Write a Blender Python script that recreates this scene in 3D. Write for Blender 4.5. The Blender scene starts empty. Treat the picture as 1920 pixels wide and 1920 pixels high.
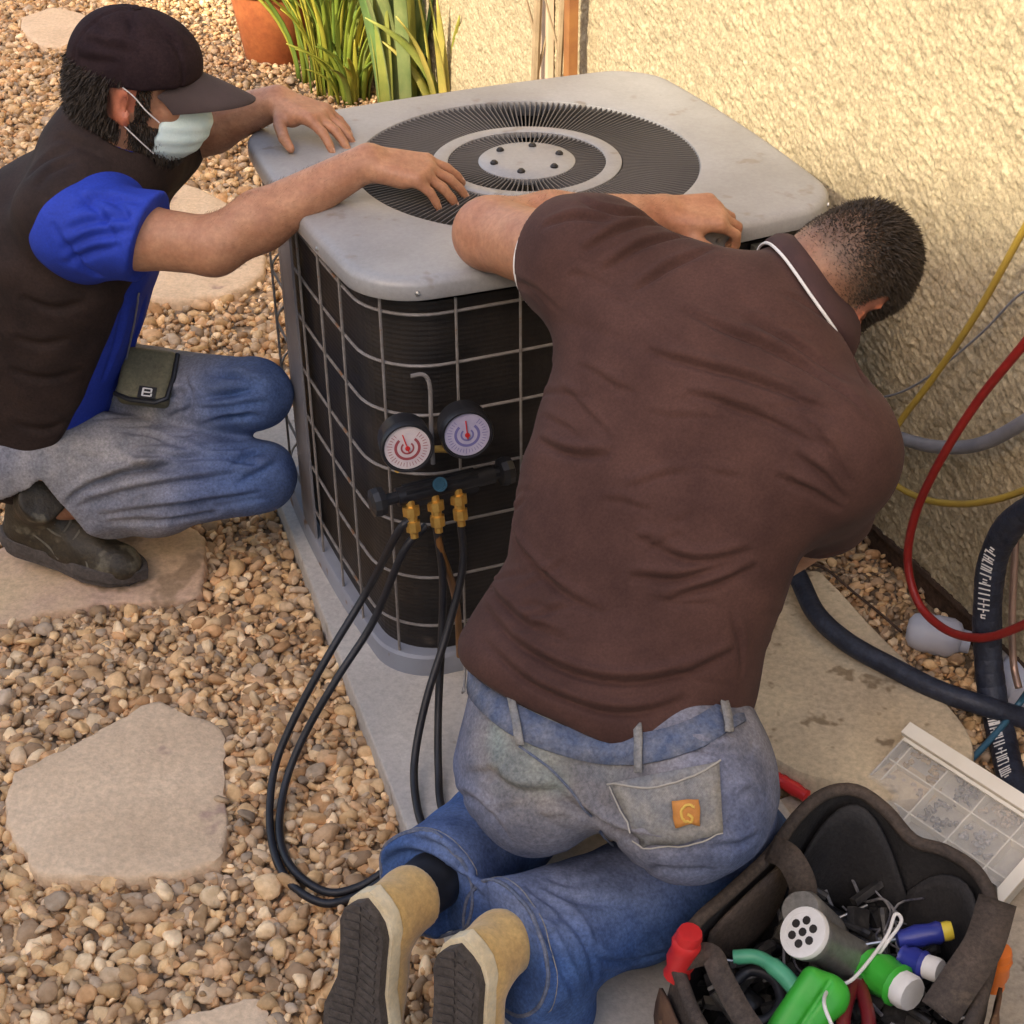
import bpy, bmesh, math, random
import numpy as np
from mathutils import Vector, Matrix
random.seed(7); RNG = np.random.default_rng(7)
scene = bpy.context.scene
COL = scene.collection
PI = math.pi

# ------------------------------------------------------------------ camera, world, sun, exposure
CAM_H = 1.926; FPX = 3021.5; PITCH = math.radians(33.809); ROLL = 0.0080
R0 = np.array([1., 0, 0]); F0 = np.array([0, math.cos(PITCH), -math.sin(PITCH)]); U0 = np.array([0, math.sin(PITCH), math.cos(PITCH)])
CR = R0*math.cos(ROLL) - U0*math.sin(ROLL); CU = R0*math.sin(ROLL) + U0*math.cos(ROLL); CF = F0
cam_d = bpy.data.cameras.new('camera'); cam = bpy.data.objects.new('camera', cam_d); COL.objects.link(cam)
cam_d.sensor_width = 36; cam_d.sensor_fit = 'HORIZONTAL'; cam_d.lens = FPX/1920*36
cam_d.clip_start = .05; cam_d.clip_end = 400
cam.matrix_world = Matrix([[CR[0], CU[0], -CF[0], 0], [CR[1], CU[1], -CF[1], 0], [CR[2], CU[2], -CF[2], CAM_H], [0, 0, 0, 1]])
scene.camera = cam

SUN = np.array([-.50, -.68, .53]); SUN = SUN/np.linalg.norm(SUN)     # direction towards the sun
SUN_EL = math.asin(SUN[2]); SUN_AZ = math.atan2(SUN[0], SUN[1])
world = bpy.data.worlds.new('World'); scene.world = world; world.use_nodes = True
wn = world.node_tree; wn.nodes.clear()
sky = wn.nodes.new('ShaderNodeTexSky'); sky.sky_type = 'NISHITA'; sky.sun_disc = False
sky.sun_elevation = SUN_EL; sky.sun_rotation = SUN_AZ; sky.air_density = 1.0; sky.dust_density = 3.0; sky.ozone_density = 1.0
wmix = wn.nodes.new('ShaderNodeMix'); wmix.data_type = 'RGBA'; wmix.blend_type = 'MULTIPLY'
wmix.inputs['Factor'].default_value = 1.0; wmix.inputs['B'].default_value = (1.0, .90, .825, 1)   # white balance of the picture, whole sky alike
bgn = wn.nodes.new('ShaderNodeBackground'); bgn.inputs['Strength'].default_value = .15
wo = wn.nodes.new('ShaderNodeOutputWorld')
wn.links.new(sky.outputs[0], wmix.inputs['A']); wn.links.new(wmix.outputs['Result'], bgn.inputs['Color']); wn.links.new(bgn.outputs[0], wo.inputs[0])
sd = bpy.data.lights.new('sun', 'SUN'); so = bpy.data.objects.new('sun', sd); COL.objects.link(so)
sd.energy = 2.0; sd.angle = math.radians(1.5); sd.color = (1, .90, .68)
so.rotation_euler = Vector(-SUN).to_track_quat('-Z', 'Y').to_euler(); so.location = (-6, -4, 8)
vs = scene.view_settings; vs.view_transform = 'Standard'; vs.look = 'None'; vs.gamma = 1; vs.exposure = 1.8
try: vs.use_curve_mapping = False
except Exception: pass
scene.render.engine = 'CYCLES'
scene.cycles.use_denoising = True; scene.cycles.max_bounces = 6; scene.cycles.diffuse_bounces = 4
scene.cycles.transparent_max_bounces = 8

# ------------------------------------------------------------------ picture-to-place helpers (real distances)
def ray(px, py):
    return CF + CR*((px-960)/FPX) - CU*((py-960)/FPX)
def at(px, py, z):
    r = ray(px, py); p = r*((z-CAM_H)/r[2]); p[2] += CAM_H; return p
def atd(px, py, d):
    p = ray(px, py)*d; p[2] += CAM_H; return p
EX = np.array([.3826, -.9239, 0]); EY = np.array([.9239, .3826, 0]); EZ = np.array([0, 0, 1.])   # axes of the house wall and of the unit
WALL0 = at(1640, 970, .1)
def onwall(px, py, d):
    r = ray(px, py); c = WALL0 - EY*d; c = c-[0, 0, CAM_H]; t = (c@EY)/(r@EY); p = r*t; p[2] += CAM_H; return p
def project(P):
    q = np.asarray(P, float)-[0, 0, CAM_H]; w = q@CF
    return 960+FPX*(q@CR)/w, 960-FPX*(q@CU)/w, w
def nrm(v): v = np.asarray(v, float); return v/np.linalg.norm(v)
A = lambda *v: np.array(v, float)

# ------------------------------------------------------------------ objects
def link(o, parent=None):
    COL.objects.link(o)
    if parent is not None: o.parent = parent
    return o
def tag(o, label=None, cat=None, group=None, kind=None):
    if label: o['label'] = label
    if cat: o['category'] = cat
    if group: o['group'] = group
    if kind: o['kind'] = kind
    return o
def thing(name, label, cat, group=None):
    o = bpy.data.objects.new(name, None); o.empty_display_size = .05; link(o); return tag(o, label, cat, group)
def mesh_np(name, V, faces, mat, parent=None, smooth=True, col=None):
    me = bpy.data.meshes.new(name); V = np.asarray(V, np.float32); me.vertices.add(len(V)); me.vertices.foreach_set('co', V.ravel())
    F = np.asarray(faces, np.int32); k = F.shape[1]
    me.loops.add(F.size); me.loops.foreach_set('vertex_index', F.ravel()); me.polygons.add(len(F))
    me.polygons.foreach_set('loop_start', np.arange(0, F.size, k, dtype=np.int32)); me.polygons.foreach_set('loop_total', np.full(len(F), k, np.int32))
    me.polygons.foreach_set('use_smooth', np.full(len(F), smooth))
    if col is not None:
        ca = me.color_attributes.new('Col', 'FLOAT_COLOR', 'POINT'); c4 = np.ones((len(V), 4), np.float32); c4[:, :3] = col; ca.data.foreach_set('color', c4.ravel())
    me.update(calc_edges=True); me.validate()
    if mat: me.materials.append(mat)
    return link(bpy.data.objects.new(name, me), parent)
def catmull(pts, n=8):
    P = [A(*p) for p in pts]; P = [2*P[0]-P[1]]+P+[2*P[-1]-P[-2]]; out = []
    for i in range(1, len(P)-2):
        for j in range(n):
            t = j/n; p0, p1, p2, p3 = P[i-1:i+3]
            out.append(.5*((2*p1)+(-p0+p2)*t+(2*p0-5*p1+4*p2-p3)*t*t+(-p0+3*p1-3*p2+p3)*t**3))
    out.append(P[-2]); return np.array(out)
class MB:
    def __init__(s): s.v = []; s.f = []
    def add(s, vs, fs):
        o = len(s.v); s.v += [tuple(map(float, v)) for v in vs]; s.f += [tuple(i+o for i in f) for f in fs]; return s
    def box(s, c, half, X=A(1, 0, 0), Y=A(0, 1, 0), Z=A(0, 0, 1)):
        c = A(*c); vs = [c+X*half[0]*a+Y*half[1]*b+Z*half[2]*d for a in (-1, 1) for b in (-1, 1) for d in (-1, 1)]
        return s.add(vs, [(0, 1, 3, 2), (4, 6, 7, 5), (0, 4, 5, 1), (2, 3, 7, 6), (0, 2, 6, 4), (1, 5, 7, 3)])
    def tube(s, pts, r, n=8, cap=True):
        P = np.array([A(*p) for p in pts]); m = len(P); rs = np.broadcast_to(np.asarray(r, float), (m,))
        T = np.gradient(P, axis=0); T /= np.linalg.norm(T, axis=1)[:, None]+1e-12
        u = np.cross(T[0], A(0, 0, 1)); u = u if np.linalg.norm(u) > .05 else np.cross(T[0], A(1, 0, 0)); u = nrm(u); vs = []
        for i in range(m):
            u = nrm(u-T[i]*(u@T[i])); w = np.cross(T[i], u)
            for k in range(n): a = 2*PI*k/n; vs.append(P[i]+rs[i]*(u*math.cos(a)+w*math.sin(a)))
        fs = [(i*n+k, i*n+(k+1) % n, (i+1)*n+(k+1) % n, (i+1)*n+k) for i in range(m-1) for k in range(n)]
        if cap: fs += [tuple(range(n-1, -1, -1)), tuple(range((m-1)*n, m*n))]
        return s.add(vs, fs)
    def lathe(s, c, ax, prof, n=24, cap=True):
        ax = nrm(ax); u = np.cross(ax, A(0, 0, 1)); u = nrm(u) if np.linalg.norm(u) > .05 else A(1, 0, 0); w = np.cross(ax, u); vs = []
        for r, h in prof:
            for k in range(n): a = 2*PI*k/n; vs.append(A(*c)+ax*h+max(r, 1e-5)*(u*math.cos(a)+w*math.sin(a)))
        m = len(prof); fs = [(i*n+k, i*n+(k+1) % n, (i+1)*n+(k+1) % n, (i+1)*n+k) for i in range(m-1) for k in range(n)]
        if cap: fs += [tuple(range(n-1, -1, -1)), tuple(range((m-1)*n, m*n))]
        return s.add(vs, fs)
    def prism(s, outline, z0, z1, bev=0, O=A(0, 0, 0), X=A(1, 0, 0), Y=A(0, 1, 0), Z=A(0, 0, 1)):
        P = np.array(outline, float); c = P.mean(0); n = len(P)
        ins = lambda k: c+(P-c)*(1-k/np.linalg.norm(P-c, axis=1)[:, None])
        rings = [(P, z0), (P, z1-bev), (ins(bev*.35), z1-bev*.3), (ins(bev), z1)] if bev else [(P, z0), (P, z1)]
        vs = [O+X*p[0]+Y*p[1]+Z*h for Q, h in rings for p in Q]; m = len(rings)
        fs = [(i*n+k, i*n+(k+1) % n, (i+1)*n+(k+1) % n, (i+1)*n+k) for i in range(m-1) for k in range(n)]
        fs += [tuple(range(n-1, -1, -1)), tuple(range((m-1)*n, m*n))]
        return s.add(vs, fs)
    def build(s, name, mat, parent=None, smooth=False, angle=40):
        me = bpy.data.meshes.new(name); me.from_pydata(s.v, [], s.f)
        bm = bmesh.new(); bm.from_mesh(me); bmesh.ops.recalc_face_normals(bm, faces=bm.faces)
        if smooth:
            lim = math.radians(angle)
            for f in bm.faces: f.smooth = True
            for e in bm.edges:
                if len(e.link_faces) == 2 and e.calc_face_angle(0) > lim: e.smooth = False
        bm.to_mesh(me); bm.free(); me.update()
        if mat: me.materials.append(mat)
        return link(bpy.data.objects.new(name, me), parent)
def dup(o, parent=None):
    c = o.copy(); link(c, parent)
    for ch in list(o.children): dup(ch, c)
    return c

# ------------------------------------------------------------------ materials
def mat(name, c1, c2=None, scale=20, rough=.6, bump=0, bscale=150, metal=0, spec=.4, attr=False, sss=0, alpha=1, trans=0, dist=.004, lo=.35, hi=.65, weave=0, sheen=0, spots=None, grain=0, gscale=140):
    m = bpy.data.materials.new(name); m.use_nodes = True; nt = m.node_tree; N = nt.nodes; L = nt.links; b = N['Principled BSDF']
    b.inputs['Roughness'].default_value = rough; b.inputs['Metallic'].default_value = metal; b.inputs['Specular IOR Level'].default_value = spec
    if sss: b.inputs['Subsurface Weight'].default_value = sss; b.inputs['Subsurface Radius'].default_value = (.012, .005, .003); b.inputs['Subsurface Scale'].default_value = 1
    if trans: b.inputs['Transmission Weight'].default_value = trans
    if alpha < 1: b.inputs['Alpha'].default_value = alpha
    if sheen: b.inputs['Sheen Weight'].default_value = sheen
    tc = N.new('ShaderNodeTexCoord'); out = None
    def mix(kind, a, bb, fac):
        x = N.new('ShaderNodeMix'); x.data_type = 'RGBA'; x.blend_type = kind
        for s, v in (('Factor', fac), ('A', a), ('B', bb)):
            if isinstance(v, (tuple, list)): x.inputs[s].default_value = (*v, 1) if len(v) == 3 else v
            elif isinstance(v, (int, float)): x.inputs[s].default_value = v
            else: L.new(v, x.inputs[s])
        return x.outputs['Result']
    def noise(sc, det=5, rgh=.6):
        n = N.new('ShaderNodeTexNoise'); n.inputs['Scale'].default_value = sc; n.inputs['Detail'].default_value = det; n.inputs['Roughness'].default_value = rgh
        L.new(tc.outputs['Object'], n.inputs['Vector']); return n.outputs['Fac']
    def ramp(f, a, bq):
        r = N.new('ShaderNodeMapRange'); r.inputs['From Min'].default_value = a; r.inputs['From Max'].default_value = bq; L.new(f, r.inputs['Value']); return r.outputs[0]
    out = mix('MIX', c1, c2, ramp(noise(scale), lo, hi)) if c2 else mix('MIX', c1, c1, 0.)
    if spots: out = mix('MIX', out, spots[0], ramp(noise(spots[1], 3), spots[2], spots[2]+.06))
    if grain:
        g_ = N.new('ShaderNodeMapRange'); g_.inputs['From Min'].default_value = .3; g_.inputs['From Max'].default_value = .7; g_.inputs['To Min'].default_value = 1-grain; g_.inputs['To Max'].default_value = 1+grain; L.new(noise(gscale, 3, .7), g_.inputs['Value'])
        vm_ = N.new('ShaderNodeVectorMath'); vm_.operation = 'SCALE'; L.new(out, vm_.inputs[0]); L.new(g_.outputs[0], vm_.inputs['Scale']); out = vm_.outputs[0]
    if attr:
        at_ = N.new('ShaderNodeAttribute'); at_.attribute_name = 'Col'; out = mix('MULTIPLY', out, at_.outputs['Color'], 1.)
    L.new(out, b.inputs['Base Color'])
    if bump or weave:
        h = noise(bscale, 4)
        if weave:
            w = N.new('ShaderNodeTexWave'); w.inputs['Scale'].default_value = weave; w.inputs['Distortion'].default_value = 2.; w.inputs['Detail'].default_value = 2; w.bands_direction = 'DIAGONAL'
            L.new(tc.outputs['Object'], w.inputs['Vector'])
            ad = N.new('ShaderNodeMath'); ad.operation = 'ADD'; L.new(h, ad.inputs[0]); L.new(w.outputs['Fac'], ad.inputs[1]); h = ad.outputs[0]
        bp = N.new('ShaderNodeBump'); bp.inputs['Strength'].default_value = bump or .3; bp.inputs['Distance'].default_value = dist
        L.new(h, bp.inputs['Height']); L.new(bp.outputs[0], b.inputs['Normal'])
    return m
M = {}
M['soil'] = mat('soil', (.30, .22, .14), (.19, .135, .085), 12, .95, .8, 60, grain=.5, gscale=60)
M['pebble'] = mat('pebble', (1, 1, 1), (.72, .68, .62), 60, .8, .35, 130, attr=True, spec=.25)
M['flag'] = mat('flagstone', (.72, .53, .345), (.61, .44, .28), 5, .85, .6, 45, spots=((.46, .31, .22), 9, .66), dist=.006, grain=0.16, gscale=90)
M['flag2'] = mat('flagstone_ochre', (.60, .42, .24), (.54, .36, .25), 4, .85, .5, 45, spots=((.34, .23, .14), 9, .6), dist=.006, grain=0.18, gscale=90)
M['conc'] = mat('concrete', (.50, .47, .43), (.42, .39, .36), 7, .8, .3, 90, spots=((.27, .24, .2), 14, .64), grain=0.14, gscale=110)
M['slab'] = mat('slab_concrete', (.60, .48, .31), (.49, .39, .26), 6, .85, .4, 70, spots=((.27, .20, .12), 16, .6), grain=0.2, gscale=90)
M['walk'] = mat('walkway', (.50, .41, .30), (.40, .34, .26), 5, .85, .35, 80, spots=((.25, .2, .15), 20, .62), grain=0.18, gscale=100)
M['stucco'] = mat('stucco', (.42, .345, .22), (.34, .275, .175), 25, .9, .6, 120, dist=.004, spec=.15, grain=0.32, gscale=110)
M['foot'] = mat('footing', (.10, .06, .04), (.05, .03, .02), 20, .9, .3, 60, grain=0.4, gscale=100)
M['lid'] = mat('lid_paint', (.325, .32, .315), (.25, .243, .236), 4, .36, .06, 260, spec=.5, spots=((.23, .205, .18), 13, .63), grain=0.08, gscale=130)
M['vane'] = mat('vane_paint', (.105, .098, .097), (.085, .08, .08), 10, .42, 0, spec=.5)
M['wire'] = mat('wire_paint', (.25, .235, .225), (.16, .14, .125), 30, .5, 0, spots=((.20, .11, .06), 40, .63))
M['coil'] = mat('coil', (.026, .021, .018), (.010, .009, .009), 9, .5, .3, 40, spots=((.075, .06, .048), 6, .62))
M['black'] = mat('black_plastic', (.012, .012, .014), (.02, .02, .022), 30, .4)
M['rubber'] = mat('black_rubber', (.010, .010, .013), (.018, .018, .022), 30, .45, .1, 200)
M['foam'] = mat('foam_insulation', (.012, .015, .026), (.026, .032, .052), 30, .5, .4, 120, grain=0.3, gscale=160)
M['brass'] = mat('brass', (.70, .44, .12), (.55, .32, .08), 60, .38, 0, metal=.75)
M['steel'] = mat('steel', (.55, .55, .55), (.38, .38, .38), 40, .35, 0, metal=1)
M['skin'] = mat('skin', (.44, .225, .125), (.34, .155, .085), 26, .48, .3, 260, sss=.15, attr=True, dist=.001, grain=0.14, gscale=120)
M['brown_knit'] = mat('brown_polo_knit', (.076, .037, .029), (.054, .026, .021), 14, .85, .25, 700, attr=True, spec=.15, sheen=.03, dist=.0012, grain=0.16, gscale=260)
M['denim'] = mat('denim', (.066, .125, .295), (.040, .080, .21), 16, .82, .35, 420, attr=True, spec=.15, weave=230, dist=.0015, grain=0.3, gscale=190)
M['denim2'] = mat('denim_band', (.16, .17, .21), (.085, .11, .18), 40, .82, .3, 420, spec=.15, weave=230, dist=.0015, grain=0.3, gscale=190)
M['vest'] = mat('dark_vest', (.022, .014, .012), (.034, .021, .017), 16, .8, .3, 300, attr=True, spec=.2, dist=.002, grain=0.25, gscale=200)
M['blue'] = mat('blue_shirt', (.022, .050, .40), (.016, .038, .31), 12, .72, .25, 350, spec=.25, dist=.002, grain=0.15, gscale=200)
M['cap'] = mat('cap_cloth', (.020, .012, .014), (.030, .018, .019), 18, .9, .4, 420, spec=.1, dist=.002, grain=0.25, gscale=220)
M['brim'] = mat('brim_cloth', (.062, .042, .040), (.048, .033, .031), 18, .8, .3, 420, dist=.002)
M['hair'] = mat('dark_hair', (.012, .008, .006), (.024, .016, .011), 60, .55, .5, 260)
M['hair2'] = mat('short_hair', (.020, .013, .008), (.04, .026, .015), 60, .6, 0)
M['mask'] = mat('mask_paper', (.62, .74, .70), (.54, .68, .66), 30, .8, .25, 200, sss=.05)
M['white'] = mat('white', (.75, .73, .70), (.66, .64, .6), 30, .6)
M['suede'] = mat('tan_suede', (.60, .38, .13), (.50, .30, .10), 18, .85, .35, 200, sheen=.3, dist=.002, grain=0.18, gscale=120)
M['midsole'] = mat('cream_midsole', (.80, .68, .46), (.70, .56, .34), 30, .7, grain=0.15, gscale=120)
M['sole'] = mat('grey_sole', (.085, .070, .060), (.058, .047, .040), 25, .85, .5, 160, grain=0.3, gscale=140)
M['boot'] = mat('dark_boot', (.050, .038, .022), (.022, .017, .011), 10, .55, .5, 120, spots=((.10, .085, .055), 16, .60), grain=0.35, gscale=120); M['lacec'] = mat('boot_lace', (.17, .15, .11), (.11, .095, .07), 30, .8)
M['bag'] = mat('bag_canvas', (.082, .060, .046), (.046, .036, .030), 9, .85, .5, 240, spots=((.10, .075, .055), 12, .64), dist=.003, grain=0.35, gscale=160)
M['bagin'] = mat('bag_lining', (.020, .019, .020), (.034, .031, .030), 8, .8, .5, 160, dist=.003, grain=0.3, gscale=180)
M['bagpocket'] = mat('bag_pocket', (.15, .08, .042), (.07, .036, .024), 22, .85, .4, 160, spots=((.22, .13, .06), 26, .62))
M['green'] = mat('green_plastic', (.05, .42, .04), (.04, .34, .03), 20, .4)
M['teal'] = mat('teal_plastic', (.08, .34, .19), (.06, .27, .15), 20, .4)
M['bluep'] = mat('blue_plastic', (.02, .03, .22), (.03, .04, .26), 20, .35)
M['yellow'] = mat('yellow_plastic', (.70, .55, .05), (.6, .46, .05), 20, .4)
M['yhose'] = mat('yellow_hose', (.40, .27, .04), (.33, .22, .04), 14, .5)
M['rhose'] = mat('red_hose', (.30, .018, .014), (.24, .014, .012), 14, .38)
M['redp'] = mat('red_plastic', (.62, .03, .03), (.5, .025, .025), 20, .35)
M['orange'] = mat('orange_plastic', (.75, .18, .02), (.65, .15, .02), 20, .4)
M['conduit'] = mat('grey_conduit', (.20, .20, .22), (.16, .16, .18), 20, .45)
M['copper'] = mat('copper_pipe', (.45, .30, .24), (.36, .25, .2), 20, .4, metal=.6)
M['tealw'] = mat('teal_cable', (.03, .10, .15), (.025, .08, .13), 20, .45)
M['clear'] = mat('translucent_plastic', (.60, .56, .48), (.52, .48, .41), 9, .4, .1, 60, trans=.2, grain=0.12, gscale=60)
M['clearlid'] = mat('translucent_lid', (.80, .74, .62), (.72, .66, .54), 12, .4)
M['cup'] = mat('cloudy_plastic', (.70, .72, .80), (.60, .62, .72), 14, .4, .2, 40, trans=.2)
M['terra'] = mat('terracotta', (.42, .13, .04), (.30, .08, .025), 10, .75, .2, 60, grain=0.15, gscale=60)
M['leaf'] = mat('strap_leaf', (.24, .27, .10), (.13, .18, .06), 8, .55, .1, 60, attr=True)
M['weed'] = mat('weed_leaf', (.17, .20, .040), (.10, .14, .025), 8, .6, 0, attr=True)
M['stalk'] = mat('dry_stalk', (.34, .25, .15), (.24, .17, .10), 16, .8, .3, 60)
M['stake'] = mat('wooden_stake', (.30, .13, .04), (.22, .085, .03), 16, .7, .3, 60)
M['paleplank'] = mat('pale_board', (.62, .47, .33), (.54, .40, .27), 10, .8, .2, 60)
M['chrome'] = mat('silver_can', (.30, .29, .265), (.22, .21, .195), 20, .42, 0, metal=.45, grain=.2, gscale=120)
M['case'] = mat('pouch_leather', (.15, .135, .075), (.11, .10, .06), 12, .6, .2, 120, grain=0.25, gscale=140)
M['patch'] = mat('patch_leather', (.52, .22, .05), (.42, .17, .04), 60, .7)
M['thread'] = mat('thread', (.36, .33, .28), None, rough=.8)
M['panel'] = mat('service_panel', (.20, .20, .165), (.16, .16, .135), 10, .5)
M['house'] = mat('shade_house_wall', (.74, .67, .55), (.68, .60, .48), 10, .9)  # walls of the added unseen house, kept pale to bounce light
M['roof'] = mat('shade_house_roof', (.30, .16, .10), (.22, .12, .08), 10, .85)

# ------------------------------------------------------------------ smooth solid shapes (distance fields turned into one mesh)
BIG = .3
def cone(a, b, ra, rb):
    a = A(*a); b = A(*b); ab = b-a; l2 = max(ab@ab, 1e-9)
    def f(P):
        t = np.clip(((P-a)@ab)/l2, 0, 1); return np.linalg.norm(P-a-t[..., None]*ab, axis=-1)-(ra+(rb-ra)*t)
    r = max(ra, rb); return f, np.minimum(a, b)-r, np.maximum(a, b)+r
def chain(pts, rs):
    return [cone(pts[i], pts[i+1], rs[i], rs[i+1]) for i in range(len(pts)-1)]
def frame(x, y=None, z=None):
    """rows: local axes in world; give two"""
    if z is None: x = nrm(x); y = nrm(y-x*(x@y)); z = np.cross(x, y)
    elif y is None: z = nrm(z); x = nrm(x-z*(x@z)); y = np.cross(z, x)
    return np.array([x, y, z])
def ell(c, r, R=np.eye(3)):
    c = A(*c); r = A(*r); R = np.array(R)
    def f(P):
        q = (P-c)@R.T; k0 = np.linalg.norm(q/r, axis=-1); k1 = np.linalg.norm(q/r**2, axis=-1); return k0*(k0-1)/np.maximum(k1, 1e-6)
    m = np.abs(R.T)@r; return f, c-m, c+m
def rbox(c, h, R=np.eye(3), rnd=.01):
    c = A(*c); h = A(*h); R = np.array(R)
    def f(P):
        q = np.abs((P-c)@R.T)-(h-rnd); return np.linalg.norm(np.maximum(q, 0), axis=-1)+np.minimum(q.max(-1), 0)-rnd
    m = np.abs(R.T)@h; return f, c-m, c+m
def loft(st, p=2.3, hz=.06):
    """st: stations (centre, right vector, half width, half depth) along a spine"""
    C = [A(*s[0]) for s in st]; Rv = [nrm(s[1]) for s in st]; W = [s[2] for s in st]; D = [s[3] for s in st]
    def f(P):
        best = None
        for i in range(len(C)-1):
            ab = C[i+1]-C[i]; l = np.linalg.norm(ab); ax = ab/l; tt = ((P-C[i])@ax)/l; t = np.clip(tt, 0, 1); q = P-C[i]-t[..., None]*ab
            rv = Rv[i]+(Rv[i+1]-Rv[i])*t[..., None]; rv = rv-(rv@ax)[..., None]*ax; rv /= np.linalg.norm(rv, axis=-1)[..., None]
            nv = np.cross(rv, ax); w = W[i]+(W[i+1]-W[i])*t; d = D[i]+(D[i+1]-D[i])*t
            x = (q*rv).sum(-1); y = (q*nv).sum(-1); z = (q@ax)
            k0 = (np.abs(x/w)**p+np.abs(y/d)**p+np.abs(z/hz)**p)**(1/p); k1 = np.sqrt((x/w**2)**2+(y/d**2)**2+(z/hz**2)**2)
            v = (k0-1)*np.minimum(k0/np.maximum(k1, 1e-6), 1.)
            best = v if best is None else np.minimum(best, v)
        return best
    m = max(max(W), max(D)); lo = np.min(C, axis=0)-m; hi = np.max(C, axis=0)+m
    return f, lo, hi
def smin(a, b, k):
    if k <= 0: return np.minimum(a, b)
    h = np.maximum(k-np.abs(a-b), 0)/k; return np.minimum(a, b)-h*h*k*.25
class Solid:
    def __init__(s): s.ops = []
    def add(s, prims, k=.02, kin=None): s.ops.append(('a', prims if isinstance(prims, list) else [prims], k, k if kin is None else kin)); return s
    def sub(s, prims, k=.01): s.ops.append(('s', prims if isinstance(prims, list) else [prims], k, k)); return s
    def cut(s, pt, n, k=.006): s.ops.append(('c', A(*pt), nrm(n), k)); return s            # removes the side n points to
    def post(s, fn): s.ops.append(('p', fn)); return s
    def ev(s, P, ctr, rad):
        d = np.full(P.shape[:-1], BIG)
        for op in s.ops:
            if op[0] in 'as':
                g = np.full(P.shape[:-1], BIG); hit = np.zeros(len(P), bool)
                for f, lo, hi in op[1]:
                    bd = np.linalg.norm(np.maximum(np.maximum(lo-ctr, ctr-hi), 0), axis=-1); idx = np.nonzero(bd < rad+.10)[0]
                    if len(idx): g[idx] = smin(g[idx], f(P[idx]), op[3]); hit[idx] = True
                idx = np.nonzero(hit)[0]
                if len(idx):
                    if op[0] == 'a': d[idx] = smin(d[idx], g[idx], op[2])
                    else: d[idx] = -smin(-d[idx], g[idx], op[2])
            elif op[0] == 'c':
                pl = (P-op[1])@op[2]; d = -smin(-d, -pl, op[3])
            else: d = d+op[1](P)
        return d
    def mesh(s, name, mt, parent=None, res=.005, colfn=None, smooth=1):
        n = 8; B = n*res; keys = set()
        for op in s.ops:
            if op[0] != 'a': continue
            for f, lo, hi in op[1]:
                l = np.floor((lo-.025)/B).astype(int); h = np.floor((hi+.025)/B).astype(int)
                g = np.stack(np.meshgrid(*[np.arange(l[i], h[i]+1) for i in range(3)], indexing='ij'), -1).reshape(-1, 3)
                c = (g+.5)*B; v = f(c[:, None, :])[:, 0]
                keys.update(map(tuple, g[v < B*.87+.07]))
        K = np.array(sorted(keys)); c = (K+.5)*B
        v = s.ev(c[:, None, :], c, np.full(len(c), B*.87))[:, 0]; K = K[np.abs(v) < B*.87*2.4+.02]
        off = np.stack(np.meshgrid(*[np.arange(n+1)]*3, indexing='ij'), -1)
        V = np.empty((len(K), n+1, n+1, n+1))
        for i0 in range(0, len(K), 1500):
            k = K[i0:i0+1500]; P = (k[:, None, :]*n+off.reshape(1, -1, 3))*res; V[i0:i0+1500] = s.ev(P, (k+.5)*B, np.full(len(k), B*.87)).reshape(-1, n+1, n+1, n+1)
        ins = V < 0
        cs = [(a, b, d) for a in (0, 1) for b in (0, 1) for d in (0, 1)]
        st = np.stack([ins[:, a:a+n, b:b+n, d:d+n] for a, b, d in cs], -1); act = st.any(-1) & ~st.all(-1)
        bi, i, j, k = np.nonzero(act); val = np.stack([V[bi, i+a, j+b, k+d] for a, b, d in cs], -1)
        acc = np.zeros((len(bi), 3)); cnt = np.zeros(len(bi)); cn = np.array(cs, float)
        for e0 in range(8):
            for e1 in range(e0+1, 8):
                if abs(cn[e0]-cn[e1]).sum() != 1: continue
                a, b = val[:, e0], val[:, e1]; m = (a < 0) != (b < 0); t = np.where(m, a/np.where(m, a-b, 1), 0)
                acc += np.where(m[:, None], cn[e0]+(cn[e1]-cn[e0])*t[:, None], 0); cnt += m
        g = K[bi]*n+np.stack([i, j, k], -1); vert = (g+acc/cnt[:, None])*res
        S = 1 << 20; O = 1 << 19; key = lambda q: ((q[:, 0]+O)*S+(q[:, 1]+O))*S+(q[:, 2]+O)
        kk = key(g.astype(np.int64)); order = np.argsort(kk); ks = kk[order]
        def look(q):
            x = key(q.astype(np.int64)); p = np.searchsorted(ks, x); p = np.minimum(p, len(ks)-1); return np.where(ks[p] == x, order[p], -1)
        quads = []
        for ax in range(3):
            sl0 = [slice(0, n)]*3; sl1 = list(sl0); sl1[ax] = slice(1, n+1)
            a = ins[(slice(None), *sl0)]; b = ins[(slice(None), *sl1)]
            for fwd in (True, False):
                bi, i, j, k = np.nonzero((a & ~b) if fwd else (~a & b)); q = K[bi]*n+np.stack([i, j, k], -1)
                y = np.zeros(3, int); y[(ax+1) % 3] = 1; z = np.zeros(3, int); z[(ax+2) % 3] = 1
                f4 = np.stack([look(q-y-z), look(q-z), look(q), look(q-y)], -1)
                if not fwd: f4 = f4[:, ::-1]
                quads.append(f4[(f4 >= 0).all(1)])
        F = np.concatenate(quads)
        for _ in range(smooth):
            sm = np.zeros_like(vert); ct = np.zeros(len(vert))
            for e in range(4):
                a, b = F[:, e], F[:, (e+1) % 4]
                for d in range(3): sm[:, d] += np.bincount(a, vert[b, d], len(vert))+np.bincount(b, vert[a, d], len(vert))
                ct += np.bincount(a, minlength=len(vert))+np.bincount(b, minlength=len(vert))
            vert = vert*.5+.5*sm/np.maximum(ct, 1)[:, None]
        s.V, s.F = vert, F
        if name is None: return vert, F
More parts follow.
